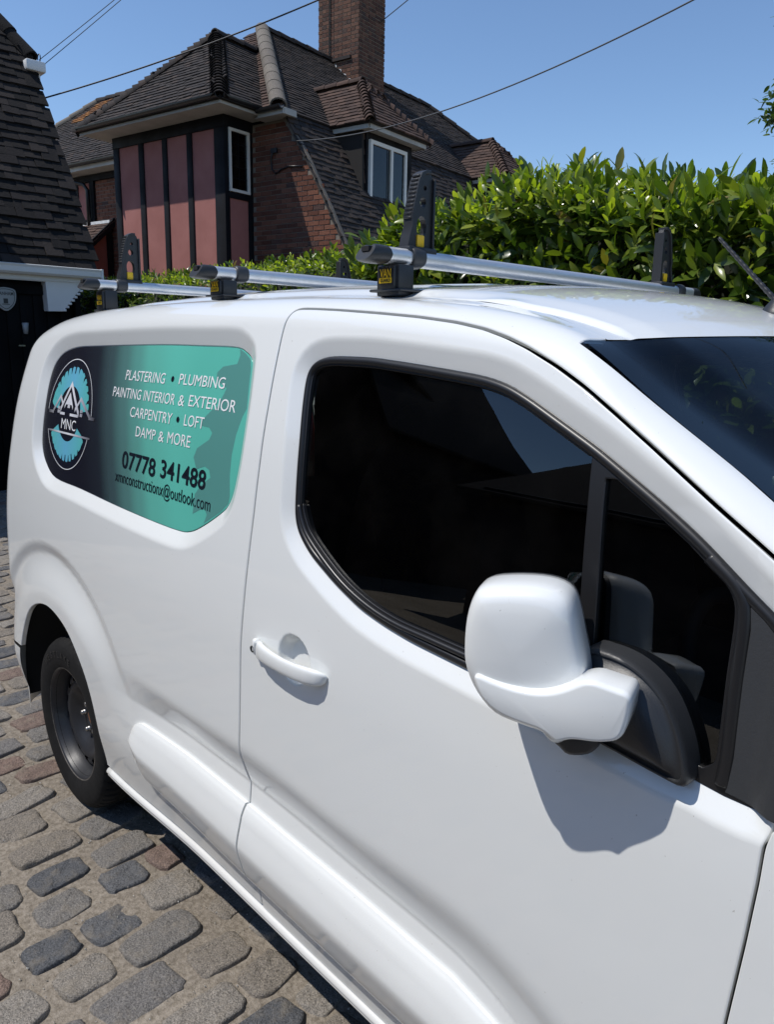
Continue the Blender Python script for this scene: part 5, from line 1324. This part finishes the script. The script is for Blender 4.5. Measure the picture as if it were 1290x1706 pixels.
def wframe(parent, s, t0, t1, z0, z1, fw=.05, dep=.05, mull=(), lat=True, name='window_frame', pane='window_pane'):
    b_ = MB()
    for (ta, tb, za, zb) in ((t0, t0+fw, z0, z1), (t1-fw, t1, z0, z1), (t0+fw, t1-fw, z0, z0+fw), (t0+fw, t1-fw, z1-fw, z1))+tuple((m_-fw*.5, m_+fw*.5, z0+fw, z1-fw) for m_ in mull):
        b_.box(H(s, (ta+tb)/2, (za+zb)/2), (dep, tb-ta, zb-za), RH)
    f = b_.build(name, FRAME, parent, fix=False)
    edges = [t0+fw]+[x for m_ in mull for x in (m_-fw*.5, m_+fw*.5)]+[t1-fw]
    for i in range(0, len(edges), 2):
        ta, tb = edges[i], edges[i+1]
        MB().box(H(s-.01, (ta+tb)/2, (z0+z1)/2), (.006, tb-ta, z1-z0-2*fw), RH).build(pane, WING, f)
        if lat:
            l_ = MB(); nb = max(2, int((tb-ta)/.12)); nz = max(2, int((z1-z0)/.17))
            for j in range(1, nb): l_.box(H(s-.004, ta+(tb-ta)*j/nb, (z0+z1)/2), (.008, .009, z1-z0-2*fw), RH)
            for j in range(1, nz): l_.box(H(s-.004, (ta+tb)/2, z0+fw+(z1-z0-2*fw)*j/nz), (.007, tb-ta, .008), RH)
            o_ = l_.build('leading', TIMB, f, fix=False); tag(o_, kind='stuff')
    return f
wframe(house, .0, .085, .52, 4.0, 4.93, .042)
MB().box(H(-.03, .30, 4.46), (.005, .42, .9), RH).build('window_room', ROOM, house)
# eaves of the bay
ev = [(-3.12, -.40), (.36, -.40), (.36, .62), (.0, .62), (-2.85, .62), (-3.12, .62)]
MB().prism([H(s, t, 5.10) for s, t in [(-3.12, -.40), (.36, -.40), (.36, .60), (-3.12, .60)]], (0, 0, .022)).build('soffit', SOFF, house)
hbox('fascia', -3.16, .40, -.43, -.40, 5.095, 5.20, SOFF); hbox('fascia', .36, .395, -.40, .47, 5.095, 5.20, SOFF)
def gutter(p0, p1, parent=house, m=None, r=.055):
    a, b_ = Vector(p0), Vector(p1); d = (b_-a).normalized(); s_ = d.cross(Vector((0, 0, 1))); pr_ = [(r*math.cos(q), r*math.sin(q)) for q in np.linspace(math.pi, 2*math.pi, 9)]+[(r*.85*math.cos(q), r*.85*math.sin(q)+.003) for q in np.linspace(2*math.pi, math.pi, 9)]
    return MB().sweep([a, b_], pr_, lambda i: (s_, Vector((0, 0, 1))), smooth=False).build('gutter', m or GUT, parent)
gutter(H(-3.2, -.49, 5.20), H(.42, -.49, 5.20)); gutter(H(.455, -.45, 5.20), H(.455, .35, 5.20))
# hipped roof over the bay
SL = (6.78-5.17)/1.62; ua = math.hypot(1, SL)
roof.slope('roof_slope', house, H(-3.22, -.47, 5.17), HE, HB+Vector((0, 0, SL)), [(0, 0), (3.66, 0), (1.83, 1.62*ua), ], TILE)
rs = (6.78-5.17)/1.83; ub_ = math.hypot(1, rs)
roof.slope('roof_slope', house, H(.44, -.47, 5.17), HB, -HE+Vector((0, 0, rs)), [(0, 0), (1.1, 0), (3.0, 1.83*ub_), (1.62, 1.83*ub_)], TILE)
roof.slope('roof_slope', house, H(-3.22, -.47, 5.17), HB, HE+Vector((0, 0, rs)), [(0, 0), (3.4, 0), (3.4, 1.83*ub_), (1.62, 1.83*ub_)], TILE)
def bonnets(p0, p1, n_, parent, m, r=.13, outdir=None):
    a, b_ = Vector(p0), Vector(p1); d = (b_-a)/n_; dn = d.normalized(); s_ = dn.cross(Vector((0, 0, 1))).normalized(); nn = s_.cross(dn)
    for i in range(n_):
        p = a+d*i; vs = []; N = 11
        for (off_, rr, lf) in ((-.03, r, .060), (d.length*1.5, r*.55, .018)):
            for j in range(N):
                q = math.pi*j/(N-1); vs.append(p+dn*off_+s_*rr*1.15*math.cos(q)+nn*(rr*.62*math.sin(q)-.35*rr+lf)-Vector((0, 0, .06))*(abs(math.cos(q))**2)*(1 if off_ < 0 else .4))
        for j in range(N): vs.append(vs[j]-nn*.016)
        fs = [(j, j+1, N+j+1, N+j) for j in range(N-1)]+[(j+1, j, 2*N+j, 2*N+j+1) for j in range(N-1)]
        o = MB().add(vs, fs, True).build('bonnet_tile', m, parent); o.data.set_sharp_from_angle(angle=math.radians(50))
bonnets(H(.42, -.45, 5.17), H(-1.39, 1.15, 6.80), 23, house, TILE); bonnets(H(-3.20, -.45, 5.17), H(-1.39, 1.15, 6.80), 23, house, TILE)
half_round('ridge_cap', [H(-1.39, 1.10, 6.80), H(-1.39, 3.2, 6.80)], .10, .32, TILE, house)
# brick gable under the main roof -------------------------------------------------
verge = [(.70, 5.06), (.89, 4.83), (1.08, 4.58), (1.26, 4.30), (1.44, 3.99), (1.66, 3.63), (1.86, 3.27), (2.36, 2.42)]
gp = [(-.04, 0), (2.30, 0), (2.30, 2.42)]+verge[::-1][1:]+[(.0, 5.06), (-.04, 5.06)]
gw = MB().prism([H(s, .60, z) for s, z in gp], HB*.25).build('gable_wall', MORT, house)
br.wall(H(0, .60, 0), HE, -HB, gp, BRICK, gw)
vs_ = [H(s+.035, .575, z+.03) for s, z in verge]; b = MB()
b.sweep(vs_, [(-.03, -.045), (.03, -.045), (.035, .02), (-.03, .02)], lambda i: (HB, Vector((0, 0, 1)) if i == 0 else (HE*.85+Vector((0, 0, .5)))))
b.build('verge_mortar', HIPC, house)
MB().prism([H(s, t, 5.06) for s, t in [(.30, .36), (.92, .36), (.92, .66), (.30, .66)]], (0, 0, .02)).build('soffit', SOFF, house)
hbox('fascia', .40, .94, .33, .36, 5.05, 5.14, SOFF); hbox('fascia', .92, .95, .36, .62, 5.05, 5.14, SOFF)
gutter(H(.42, .29, 5.16), H(.95, .29, 5.16))
# main roof ------------------------------------------------------------------
MS = (7.5-5.14)/2.8; um = math.hypot(1, MS); ms2 = (7.5-5.14)/2.5
# half hip facing the camera
roof.slope('roof_slope', house, H(-1.6, .36, 5.14), HE, HB+Vector((0, 0, ms2)), [(0, 0), (2.45, 0), (-.40, 2.5*math.hypot(1, ms2)), (-.8, 2.5*math.hypot(1, ms2))], TILER)
# long upper slope
roof.slope('roof_slope', house, H(.82, .36, 5.14), HB, -HE+Vector((0, 0, MS)), [(0, 0), (11.0, 0), (8.3, 2.82*um), (2.5, 2.82*um)], TILE)
# far hip end
roof.slope('roof_slope', house, H(.82, 11.4, 5.14), -HE, -HB+Vector((0, 0, 2.36/2.7)), [(0, 0), (5.6, 0), (2.82, 2.7*1.328)], TILE)
# steep lower slope (catslide)
LS = (5.10-2.42)/(2.40-.80); ul = math.hypot(1, LS)
roof.slope('roof_slope', house, H(2.42, .585, 2.40), HB, -HE+Vector((0, 0, LS)), [(0, 0), (11.0, 0), (11.0, 1.62*ul), (0, 1.62*ul)], TILE, jit=1.5)
half_round('hip_cap', [H(.78, .40, 5.19), H(-2.0, 2.86, 7.53)], .135, .42, HIPC, house, tilt=.006, taper=.985)
half_round('ridge_cap', [H(-2.0, 2.86, 7.52), H(-2.0, 8.62, 7.52)], .11, .40, TILE, house); half_round('hip_cap', [H(.80, 11.4, 5.18), H(-2.0, 8.62, 7.52)], .11, .40, TILE, house)
# rear slope of the main roof, back walls
roof.slope('roof_slope', house, H(-4.8, 0, 5.14), HB, HE+Vector((0, 0, MS)), [(2.0, 0), (11.0, 0), (8.6, 2.82*um), (2.86, 2.82*um)], TILE)
hbox('house_wall', -2.8, .3, .85, 11.0, 0, 5.0, MORT); hbox('house_wall', .3, 2.25, .85, 11.0, 0, 2.42, MORT)
# chimney ------------------------------------------------------------------
ch = hbox('chimney', -2.185, -1.215, 4.845, 5.715, 5.8, 11.2, MORTD)
br.wall(H(-2.2, 4.845, 5.8), HE, -HB, [(.0, 0), (1.0, 0), (1.0, 5.4), (.0, 5.4)], BRICKD, ch, bond=1)
br.wall(H(-1.215, 4.83, 5.8), HB, HE, [(.0, 0), (.90, 0), (.90, 5.4), (.0, 5.4)], BRICKD, ch, bond=1)
hbox('chimney_pilaster', -2.26, -1.98, 4.80, 4.846, 7.55, 11.2, MORTD, ch); br.wall(H(-2.26, 4.80, 5.8), HE, -HB, [(0, 1.78), (.28, 1.78), (.28, 5.4), (0, 5.4)], BRICKD, ch, bond=1)
hbox('chimney_ledge', -2.0, -1.40, 4.79, 4.85, 7.47, 7.53, TILE, ch)
for i in range(6):
    s = -1.24-.13*i; z = 6.84+MS*(.0+.13*i)
    MB().prism([H(s, 4.826, z-.10), H(s-.14, 4.826, z+.02), H(s-.13, 4.826, z+.16), H(s-.03, 4.826, z+.13)], -HB*.006).build('lead_flashing', LEADW, ch)
hbox('lead_apron', -1.205, -1.02, 4.80, 5.75, 6.62, 6.66, GUT, ch)
# dormers ------------------------------------------------------------------
def dormer(t0, full):
    w_ = 1.30; tc = t0+w_/2; zE = 5.13; ap = 6.02; F = 1.42; E = 1.62
    hbox('dormer_front', F-.5, F, t0, t0+w_, 3.3, 5.06, TIMB)
    hbox('dormer_fascia', E-.03, E, t0-.15, t0+w_+.15, 5.03, 5.16, SOFF); hbox('dormer_fascia', .35, E-.03, t0-.18, t0-.15, 5.03, 5.16, SOFF); hbox('dormer_fascia', .35, E-.03, t0+w_+.15, t0+w_+.18, 5.03, 5.16, SOFF)
    MB().prism([H(s, t, 5.045) for s, t in [(.3, t0-.15), (E-.03, t0-.15), (E-.03, t0+w_+.15), (.3, t0+w_+.15)]], (0, 0, .018)).build('dormer_soffit', SOFF, house)
    if full:
        # tile-hung cheek
        roof.slope('dormer_cheek', house, H(.75, t0-.012, 3.72), HE, Vector((0, 0, 1))-HB*.03, [(.42, 0), (.66, 0), (.66, 1.32), (0, 1.32), (0, 1.0)], TILER, gauge=.11, lift=.012)
        fr_w = wframe(house, F+.025, t0+.06, t0+w_-.20, 3.86, 4.93, .06, .05, mull=(t0+.66,), lat=False); MB().box(H(F+.02, t0+.56, 4.40), (.012, .014, .95), RH).build('glazing_bar', GUT, fr_w)
        MB().box(H(F-.03, tc-.04, 4.4), (.01, 1.1, 1.0), RH).build('window_room', ROOM, house)
        hbox('window_sill', F, F+.07, t0+.03, t0+w_-.11, 3.80, 3.86, FRAME)
    hs = ap-zE; dx_ = E+.05-.80; hw = w_/2+.22
    roof.slope('dormer_roof', house, H(E+.05, t0-.22, zE), HB, -HE+Vector((0, 0, hs/dx_)), [(0, 0), (2*hw, 0), (hw, dx_*math.hypot(1, hs/dx_))], TILER)
    sl = hs/hw; U_ = hw*math.hypot(1, sl)
    roof.slope('dormer_roof', house, H(-.35, t0-.22, zE), HE, HB+Vector((0, 0, sl)), [(1.05, 0), (E+.40, 0), (1.15, U_), (.10, U_)], TILER)
    roof.slope('dormer_roof', house, H(-.35, t0+w_+.22, zE), HE, -HB+Vector((0, 0, sl)), [(1.05, 0), (E+.40, 0), (1.15, U_), (.10, U_)], TILER)
    half_round('ridge_cap', [H(.84, tc, ap+.02), H(-.25, tc, ap+.02)], .085, .28, TILER, house, tilt=.005)
    bonnets(H(E+.03, t0-.20, zE+.01), H(.80, tc, ap+.01), 12, house, TILER, r=.09); bonnets(H(E+.03, t0+w_+.20, zE+.01), H(.80, tc, ap+.01), 12, house, TILER, r=.09)
dormer(1.76, True); dormer(6.34, False)
# left wing ------------------------------------------------------------------
lw = hbox('house_wall', -11.0, -2.84, 2.02, 6.0, 0, 5.30, MORT)
br.wall(H(0, 2.02, 0), HE, -HB, [(-6.42, 0), (-2.9, 0), (-2.9, 5.2), (-6.42, 5.2)], BRICK, lw); 
for a_, b_ in ((-8.6, -7.75), (-7.70, -7.16), (-7.02, -6.58)): hbox('render_panel', a_, b_, 1.985, 2.03, 4.30, 5.07, PINK, lw)
for a_, b_ in ((-7.75, -7.67), (-7.16, -7.02), (-6.58, -6.42)): hbox('timber_post', a_, b_, 1.965, 2.05, 3.3, 5.10, TIMB)
hbox('timber_beam', -8.7, -5.0, 1.95, 2.05, 5.10, 5.22, TIMB); hbox('timber_rail', -8.7, -6.42, 1.955, 2.05, 4.12, 4.30, TIMB)
MB().prism([H(s, t, 5.24) for s, t in [(-11.4, 1.62), (-2.9, 1.62), (-2.9, 2.05), (-11.4, 2.05)]], (0, 0, .02)).build('soffit', SOFF, house)
hbox('fascia', -11.4, -2.9, 1.59, 1.62, 5.235, 5.36, SOFF); gutter(H(-11.4, 1.52, 5.37), H(-2.95, 1.52, 5.37))
W_s = (7.55-5.36)/2.4
roof.slope('roof_slope', house, H(-11.5, 1.56, 5.36), HE, HB+Vector((0, 0, W_s)), [(0, 0), (9.2, 0), (9.4, 2.44*math.hypot(1, W_s)), (2.5, 2.44*math.hypot(1, W_s))], TILE)
half_round('ridge_cap', [H(-9.0, 4.0, 7.57), H(-2.1, 4.0, 7.57)], .11, .40, TILE, house); half_round('hip_cap', [H(-11.45, 1.6, 5.38), H(-9.0, 4.0, 7.57)], .12, .40, HIPC, house)
LICH = tile_mat('lichen_tile', [(0, (.12, .055, .03)), (1, (.30, .13, .035))], .3, (.25, .15, .04))
roof.slope('roof_slope', house, H(-9.15, 3.25, 5.36+1.69*W_s+.012), HE, HB+Vector((0, 0, W_s)), [(0, 0), (.50, 0), (.95, .95), (.45, .95)], LICH)
b = MB(); b.tube([H(-7.05, 1.55, 5.33), H(-7.05, 1.60, 5.20), H(-7.0, 1.70, 5.12), H(-6.62, 1.86, 5.02), H(-6.55, 1.90, 4.90), H(-6.55, 1.90, 4.10)], .045, 10); b.build('downpipe', GUT, house)
# lean-to porch
PS_ = (4.20-3.52)/.75
roof.slope('porch_roof', house, H(-9.2, 1.20, 3.50), HE, HB+Vector((0, 0, PS_)), [(0, 0), (3.42, 0), (3.42, .78*math.hypot(1, PS_)), (0, .78*math.hypot(1, PS_))], TILER)
MB().prism([H(-5.79, 1.14, 3.36), H(-5.79, 1.14, 3.52), H(-5.79, 2.0, 4.28), H(-5.79, 2.0, 4.10)], HE*.05).build('bargeboard', TIMB, house)
MB().prism([H(-5.86, 1.30, 0), H(-5.86, 1.30, 3.50), H(-5.86, 1.98, 4.08), H(-5.86, 1.98, 0)], -HE*3).build('porch_wall', PINKD, house)
hbox('timber_post', -5.86, -5.83, 1.28, 1.40, 0, 3.55, TIMB); hbox('timber_post', -5.86, -5.83, 1.84, 1.98, 0, 4.0, TIMB)
hbox('lead_apron', -9.1, -5.80, 1.90, 2.02, 4.17, 4.23, LEADW)
# service cable on the gable
b = MB(); b.tube([H(.50, .56, 4.60), H(.44, .57, 4.52), H(.46, .57, 4.35), H(.55, .57, 4.28), H(.66, .57, 4.33), H(.82, .57, 4.36), H(1.12, .57, 4.33)], .013, 6); b.box(H(.52, .565, 4.62), (.12, .04, .07), RH); b.build('service_cable', GUT, house)
roof.emit(house, 300); br.emit(house, 300)
# ------------------------------------------------------------------ garage beside the drive
WPVC = simple('white_upvc', (.70, .71, .71), .4, var=.05)
BLKW = simple('black_boarding', (.003, .0032, .004), .7, bump=.1, bscale=18, var=.3, spec=.12)
gar = thing('garage', (-6.4, 1.9, 0), 'dark garage with steep black tiled roof and white gutter behind the van', 'garage')
def gbox(name, x0, x1, y0, y1, z0, z1, m, parent=gar, bevel=0): return MB().box(((x0+x1)/2, (y0+y1)/2, (z0+z1)/2), (x1-x0, y1-y0, z1-z0), None).build(name, m, parent, bevel=bevel)
gbox('garage_wall', -11, -6.42, .86, 2.62, 0, 2.40, BLKW)
for i in range(12): gbox('door_board', -6.42, -6.402, .90+.142*i, .90+.142*i+.136, .03, 2.14, BLKW, bevel=.004)
gbox('door_frame', -6.42, -6.37, .80, 2.62, 2.14, 2.24, BLKW)
gsl = 1.565; gu = math.hypot(1, gsl); groof = Roof()
groof.slope('garage_roof', gar, (-6.20, .4, 2.44), (0, 1, 0), (-1, 0, gsl), [(0, 0), (2.43, 0), (2.43, 1.62*gu), (1.55, 2.62*gu), (0, 2.62*gu)], TILEB, gauge=.12, wid=.19, jit=2.0)
# half hip and far slope, gable end
groof.slope('garage_roof', gar, (-9.98, 2.83, 4.90), (1, 0, 0), (0, -1, 1.55), [(0, 0), (2.2, 0), (1.10, 1.72)], TILEB, gauge=.12, wid=.19)
MB().prism([(-6.30, 2.66, 0), (-6.30, 2.66, 2.40), (-7.83, 2.66, 4.86), (-9.9, 2.66, 4.86), (-11, 2.66, 2.4), (-11, 2.66, 0)], (0, -.06, 0)).build('garage_gable', BLKW, gar)
half_round('hip_cap', [(-7.84, 2.84, 4.96), (-8.87, 1.85, 6.52)], .12, .38, TILEB, gar)
# gutter, fascia, soffit box
gbox('fascia', -6.30, -6.27, .4, 2.80, 2.275, 2.40, WPVC)
b = MB(); b.sweep([(-6.205, .4, 2.385), (-6.205, 2.86, 2.385)], [(-.065, .045), (-.062, -.02), (-.045, -.048), (.03, -.052), (.055, -.03), (.062, .02), (.075, .045), (.062, .05), (.052, .02), (.04, -.025), (-.04, -.04), (-.055, .045)], lambda i: (Vector((1, 0, 0)), Vector((0, 0, 1)))); b.build('gutter', WPVC, gar)
gbox('gutter_end', -6.275, -6.135, 2.855, 2.875, 2.33, 2.44, WPVC)
gbox('fascia_board', -6.27, -6.255, .4, 2.80, 2.285, 2.34, WPVC)
box_ = MB().prism([(-6.27, 2.28, 2.275), (-6.27, 2.70, 2.275), (-6.27, 2.45, 1.97), (-6.27, 2.29, 1.965)], (-.14, 0, 0)).build('corbel_box', WPVC, gar)
for i in range(8):
    f = i/7.; gbox('corbel_rib', -6.275-.13, -6.262, 2.68-.23*f, 2.715-.23*f, 2.225-.255*f, 2.25-.255*f, WPVC, box_, bevel=.004)
gbox('verge_gutter', -7.98, -7.62, 2.72, 2.95, 4.78, 4.90, WPVC, bevel=.02); gbox('verge_gutter', -7.98, -7.70, 2.80, 2.90, 4.70, 4.79, WPVC)
hk = [Vector((-7.70, 2.90, 4.90))+.045*Vector((math.cos(q), 0, math.sin(q)))+Vector((0, 0, .05)) for q in np.linspace(-1.2, 3.4, 12)]
MB().tube(hk, .006, 6).build('wire_hook', GUT, gar)
groof.emit(gar, 300)
# alarm bell box
SH = simple('alarm_box_grey', (.34, .36, .36), .5); SHB = simple('alarm_box_print', (.03, .035, .035), .5)
sh = [(-.105, .085), (-.06, .105), (0, .112), (.06, .105), (.105, .085), (.112, .03), (.10, -.04), (.06, -.10), (0, -.135), (-.06, -.10), (-.10, -.04), (-.112, .03)]
AY, AZ = 1.885, 2.085; L = smooth_poly(sh, True, 3)
ab = thing('alarm_box', (-6.40, AY, AZ-.13), 'shield shaped grey alarm bell box on the dark garage front', 'alarm box')
b = MB(); b.prism([(-6.402, AY+p[0], AZ+p[1]) for p in L], (.04, 0, 0)); b.build('alarm_cover', SH, ab, bevel=.006)
ring_ = np.array([p*.86 for p in L]); ring2 = np.array([p*.81 for p in L]); n = len(L)
MB().add([(-6.3605, AY+p[0], AZ+p[1]) for p in ring_]+[(-6.3605, AY+p[0], AZ+p[1]) for p in ring2], [(i, (i+1) % n, n+(i+1) % n, n+i) for i in range(n)]).build('alarm_border', SHB, ab, fix=False)
v, f = text_mesh('BANHAM', 1, .02); lo = v.min(0); hi = v.max(0)
mk('alarm_lettering', [(-6.3600, AY+((p[0]-lo[0])/(hi[0]-lo[0])-.5)*.165, AZ+.030+p[1]/.7*.035) for p in v], f, SHB, ab)
MB().box((-6.3605, AY, AZ-.03), (.002, .045, .05)).build('alarm_motif', SHB, ab); MB().box((-6.3605, AY, AZ-.064), (.002, .075, .007)).build('alarm_motif', SHB, ab)
# small door furniture catching the light
lt = thing('wall_light', (-6.40, 2.07, 1.70), 'small pale wall light on the dark garage door', 'light')
MB().lathe([(.0, .06), (.035, .06), (.030, .0), (.022, -.06), (0, -.06)], (-6.375, 2.07, 1.775), axis='z', n=14).build('lamp_shade', simple('frosted_lamp', (.30, .32, .33), .4), lt)
MB().box((-6.405, 2.07, 1.775), (.02, .03, .06)).build('lamp_bracket', BLKW, lt)
hd = MB().box((-6.388, 2.02, 1.59), (.02, .07, .014)).build('door_pull', simple('tarnished_chrome', (.5, .5, .5), .3, metal=1)); tag(hd, 'small metal pull on the dark garage door', 'handle')
# ------------------------------------------------------------------ two-storey block next to the garage, and the house across the drive (seen in the van's glass)
def gabled(name, x0, x1, y0, y1, eave, ridge, axis, label, m_wall, m_roof, overhang=.3):
    th = thing(name, ((x0+x1)/2, (y0+y1)/2, 0), label, 'house')
    MB().box(((x0+x1)/2, (y0+y1)/2, eave/2), (x1-x0, y1-y0, eave)).build('house_wall', m_wall, th)
    o = overhang
    if axis == 'x':
        yc_ = (y0+y1)/2; k_ = (ridge-eave)/((y1-y0)/2); zo = eave-o*k_
        for a_, b_ in ((y0-o, yc_), (y1+o, yc_)): MB().prism([(x0-o, a_, zo), (x1+o, a_, zo), (x1+o, b_, ridge), (x0-o, b_, ridge)], (0, 0, .08)).build('roof_slope', m_roof, th)
        for xx in (x0, x1): MB().prism([(xx, y0, eave), (xx, y1, eave), (xx, yc_, ridge-.02)], (.05 if xx == x0 else -.05, 0, 0)).build('gable', m_wall, th)
    else:
        xc_ = (x0+x1)/2; k_ = (ridge-eave)/((x1-x0)/2); zo = eave-o*k_
        for a_, b_ in ((x0-o, xc_), (x1+o, xc_)): MB().prism([(a_, y0-o, zo), (a_, y1+o, zo), (b_, y1+o, ridge), (b_, y0-o, ridge)], (0, 0, .08)).build('roof_slope', m_roof, th)
        for yy_ in (y0, y1): MB().prism([(x0, yy_, eave), (x1, yy_, eave), (xc_, yy_, ridge-.02)], (0, .05 if yy_ == y0 else -.05, 0)).build('gable', m_wall, th)
    return th
k = NT('tiled_roof_far'); k.set(Roughness=.85); g = k.n('NewGeometry'); wv = k.n('TexWave'); wv.bands_direction = 'Z'; wv.wave_profile = 'SAW'; wv.inputs['Scale'].default_value = 3.6; k.l(g.outputs['Position'], wv.inputs['Vector'])
nz = k.noise(14, 5, .6, g.outputs['Position']); rr = k.ramp(nz.outputs[0], [(.3, (.03, .025, .023)), (.7, (.07, .052, .044))]); k.l(rr.outputs[0], k.b.inputs['Base Color']); k.l(k.bump(wv.outputs[0], .8, .05), k.b.inputs['Normal']); FARR = k.m
DARKW = simple('dark_brick_wall', (.07, .045, .035), .9, var=.25, vscale=6, bump=.3, bscale=12)
blk = gabled('dark_brick_house', -13, -6.35, -7.5, .55, 4.9, 7.0, 'x', 'dark brick two storey house joining the garage on the left', DARKW, FARR)
opp = gabled('house_across_drive', -12.0, -5.2, -9.2, -6.0, 3.9, 8.3, 'y', 'gabled house across the drive reflected in the van window', DARKW, FARR)
opw = gabled('low_wing_across_drive', -3.15, 8.5, -11.5, -6.2, 2.5, 4.5, 'x', 'low tiled wing across the drive reflected in the van side', DARKW, FARR)
b = MB(); b.tube([(-3.1, -6.02, 2.42), (8.8, -6.02, 2.42)], .06, 8); b.build('gutter', GUT, opw)
# ------------------------------------------------------------------ overhead wires
def wire(label, p0, p1, sag, r, m, name='overhead_wire'):
    a, b_ = Vector(p0), Vector(p1); n = 40
    o = MB().tube([a+(b_-a)*i/n-Vector((0, 0, 4*sag*(i/n)*(1-i/n))) for i in range(n+1)], r, 6).build(name, m); return tag(o, label, 'wire', 'overhead wires')
WIRE = simple('black_wire', (.012, .012, .013), .5); WIREG = simple('grey_wire', (.10, .10, .10), .5)
WIRES = []
# ------------------------------------------------------------------ trees
BARK = simple('tree_bark', (.07, .055, .04), .95, bump=.5, bscale=12, var=.3)
TLEAF = leaf_mat('tree_leaf', [(0, (.030, .065, .012)), (.5, (.055, .10, .020)), (1, (.09, .14, .03))], .45, .4)
def tree(name, base, h, crown_r, crown_c, nclump, nleaf, size, label, seed, group=None):
    rg = random.Random(seed); th = thing(name, base, label, 'tree', group); B = Vector(base); b = MB()
    top = B+Vector((rg.uniform(-.3, .3), rg.uniform(-.3, .3), h*.8)); n = 8
    b.tube([B+(top-B)*i/n+Vector((rg.gauss(0, .05), rg.gauss(0, .05), 0)) for i in range(n+1)], [.18*(1-i/n*.8) for i in range(n+1)], 9)
    cl = []; cc = B+Vector(crown_c)
    for i in range(nclump):
        d = Vector((rg.gauss(0, 1), rg.gauss(0, 1), rg.gauss(0, 1))).normalized()*rg.random()**.4; c = cc+Vector((d.x*crown_r[0], d.y*crown_r[1], d.z*crown_r[2])); cl.append(c)
        s = B+(top-B)*rg.uniform(.45, 1); mid = (s+c)/2+Vector((0, 0, .15)); b.tube([s, mid, c], [.05, .03, .012], 6)
    b.build('trunk', BARK, th); M = []
    for c in cl:
        R_ = rg.uniform(.28, .55)
        for i in range(nleaf):
            d = Vector((rg.gauss(0, 1), rg.gauss(0, 1), rg.gauss(0, .8))); d = d.normalized()*R_*rg.random()**.5; sz = size*rg.uniform(.7, 1.3)
            M.append(leaf_frame(c+d, Vector((rg.gauss(0, 1), rg.gauss(0, 1), rg.gauss(-.2, .7))), Vector((rg.gauss(0, .5), rg.gauss(0, .5), 1)), sz, sz))
    A = np.array([np.array(q) for q in M]); V = np.einsum('nij,kj->nki', A[:, :3, :3], LEAF_V)+A[:, None, :3, 3]; nv = len(LEAF_V)
    o = mk('crown', V.reshape(-1, 3), [tuple(i*nv+j for j in f) for i in range(len(M)) for f in LEAF_F], TLEAF, th, smooth=True); tag(o, kind='stuff'); return th
def wire2(label, p0, p1, ext, sag, r, m):
    """hangs from p0, passes through p1 and goes on to its far end"""
    a, b_ = Vector(p0), Vector(p1); f = 1/ext; b_ = b_+Vector((0, 0, 4*sag*f*(1-f))); return wire(label, a, a+(b_-a)*ext, sag, r, m)
wire2('thin pair wire rising from the garage gable, upper strand', (-7.70, 2.90, 4.93), (-6.99, 3.55, 5.56), 5, .05, .0045, WIRE)
wire2('thin pair wire rising from the garage gable, lower strand', (-7.68, 2.94, 4.88), (-6.93, 3.60, 5.555), 5, .05, .0045, WIRE)
wire2('thick black wire crossing the sky left of the chimney', (-8.0, 2.80, 4.49), (-5.36, 5.31, 5.61), 1.6, .16, .0095, WIRE)
wire2('grey wire running from the brick gable across the blue sky', H(.92, .52, 4.70), (-.71, 5.4, 4.36), 1.5, .55, .0070, WIREG)
wire2('short wire leaving from behind the brick chimney', (-10.9, 11.2, 8.32), (-9.5, 10.73, 8.27), 6, .05, .010, WIREG)
tree('garden_tree', (-.46, 9.6, 0), 6.0, (1.35, 1.35, 1.9), (0.25, -.1, 4.1), 150, 190, .11, 'leafy tree rising behind the laurel hedge at the right edge', 3)
tree('garden_shrub', (-.6, 8.0, 0), 2.6, (1.3, .8, .45), (.35, 0, 3.20), 16, 130, .10, 'low bushy crown just showing over the laurel hedge', 5)
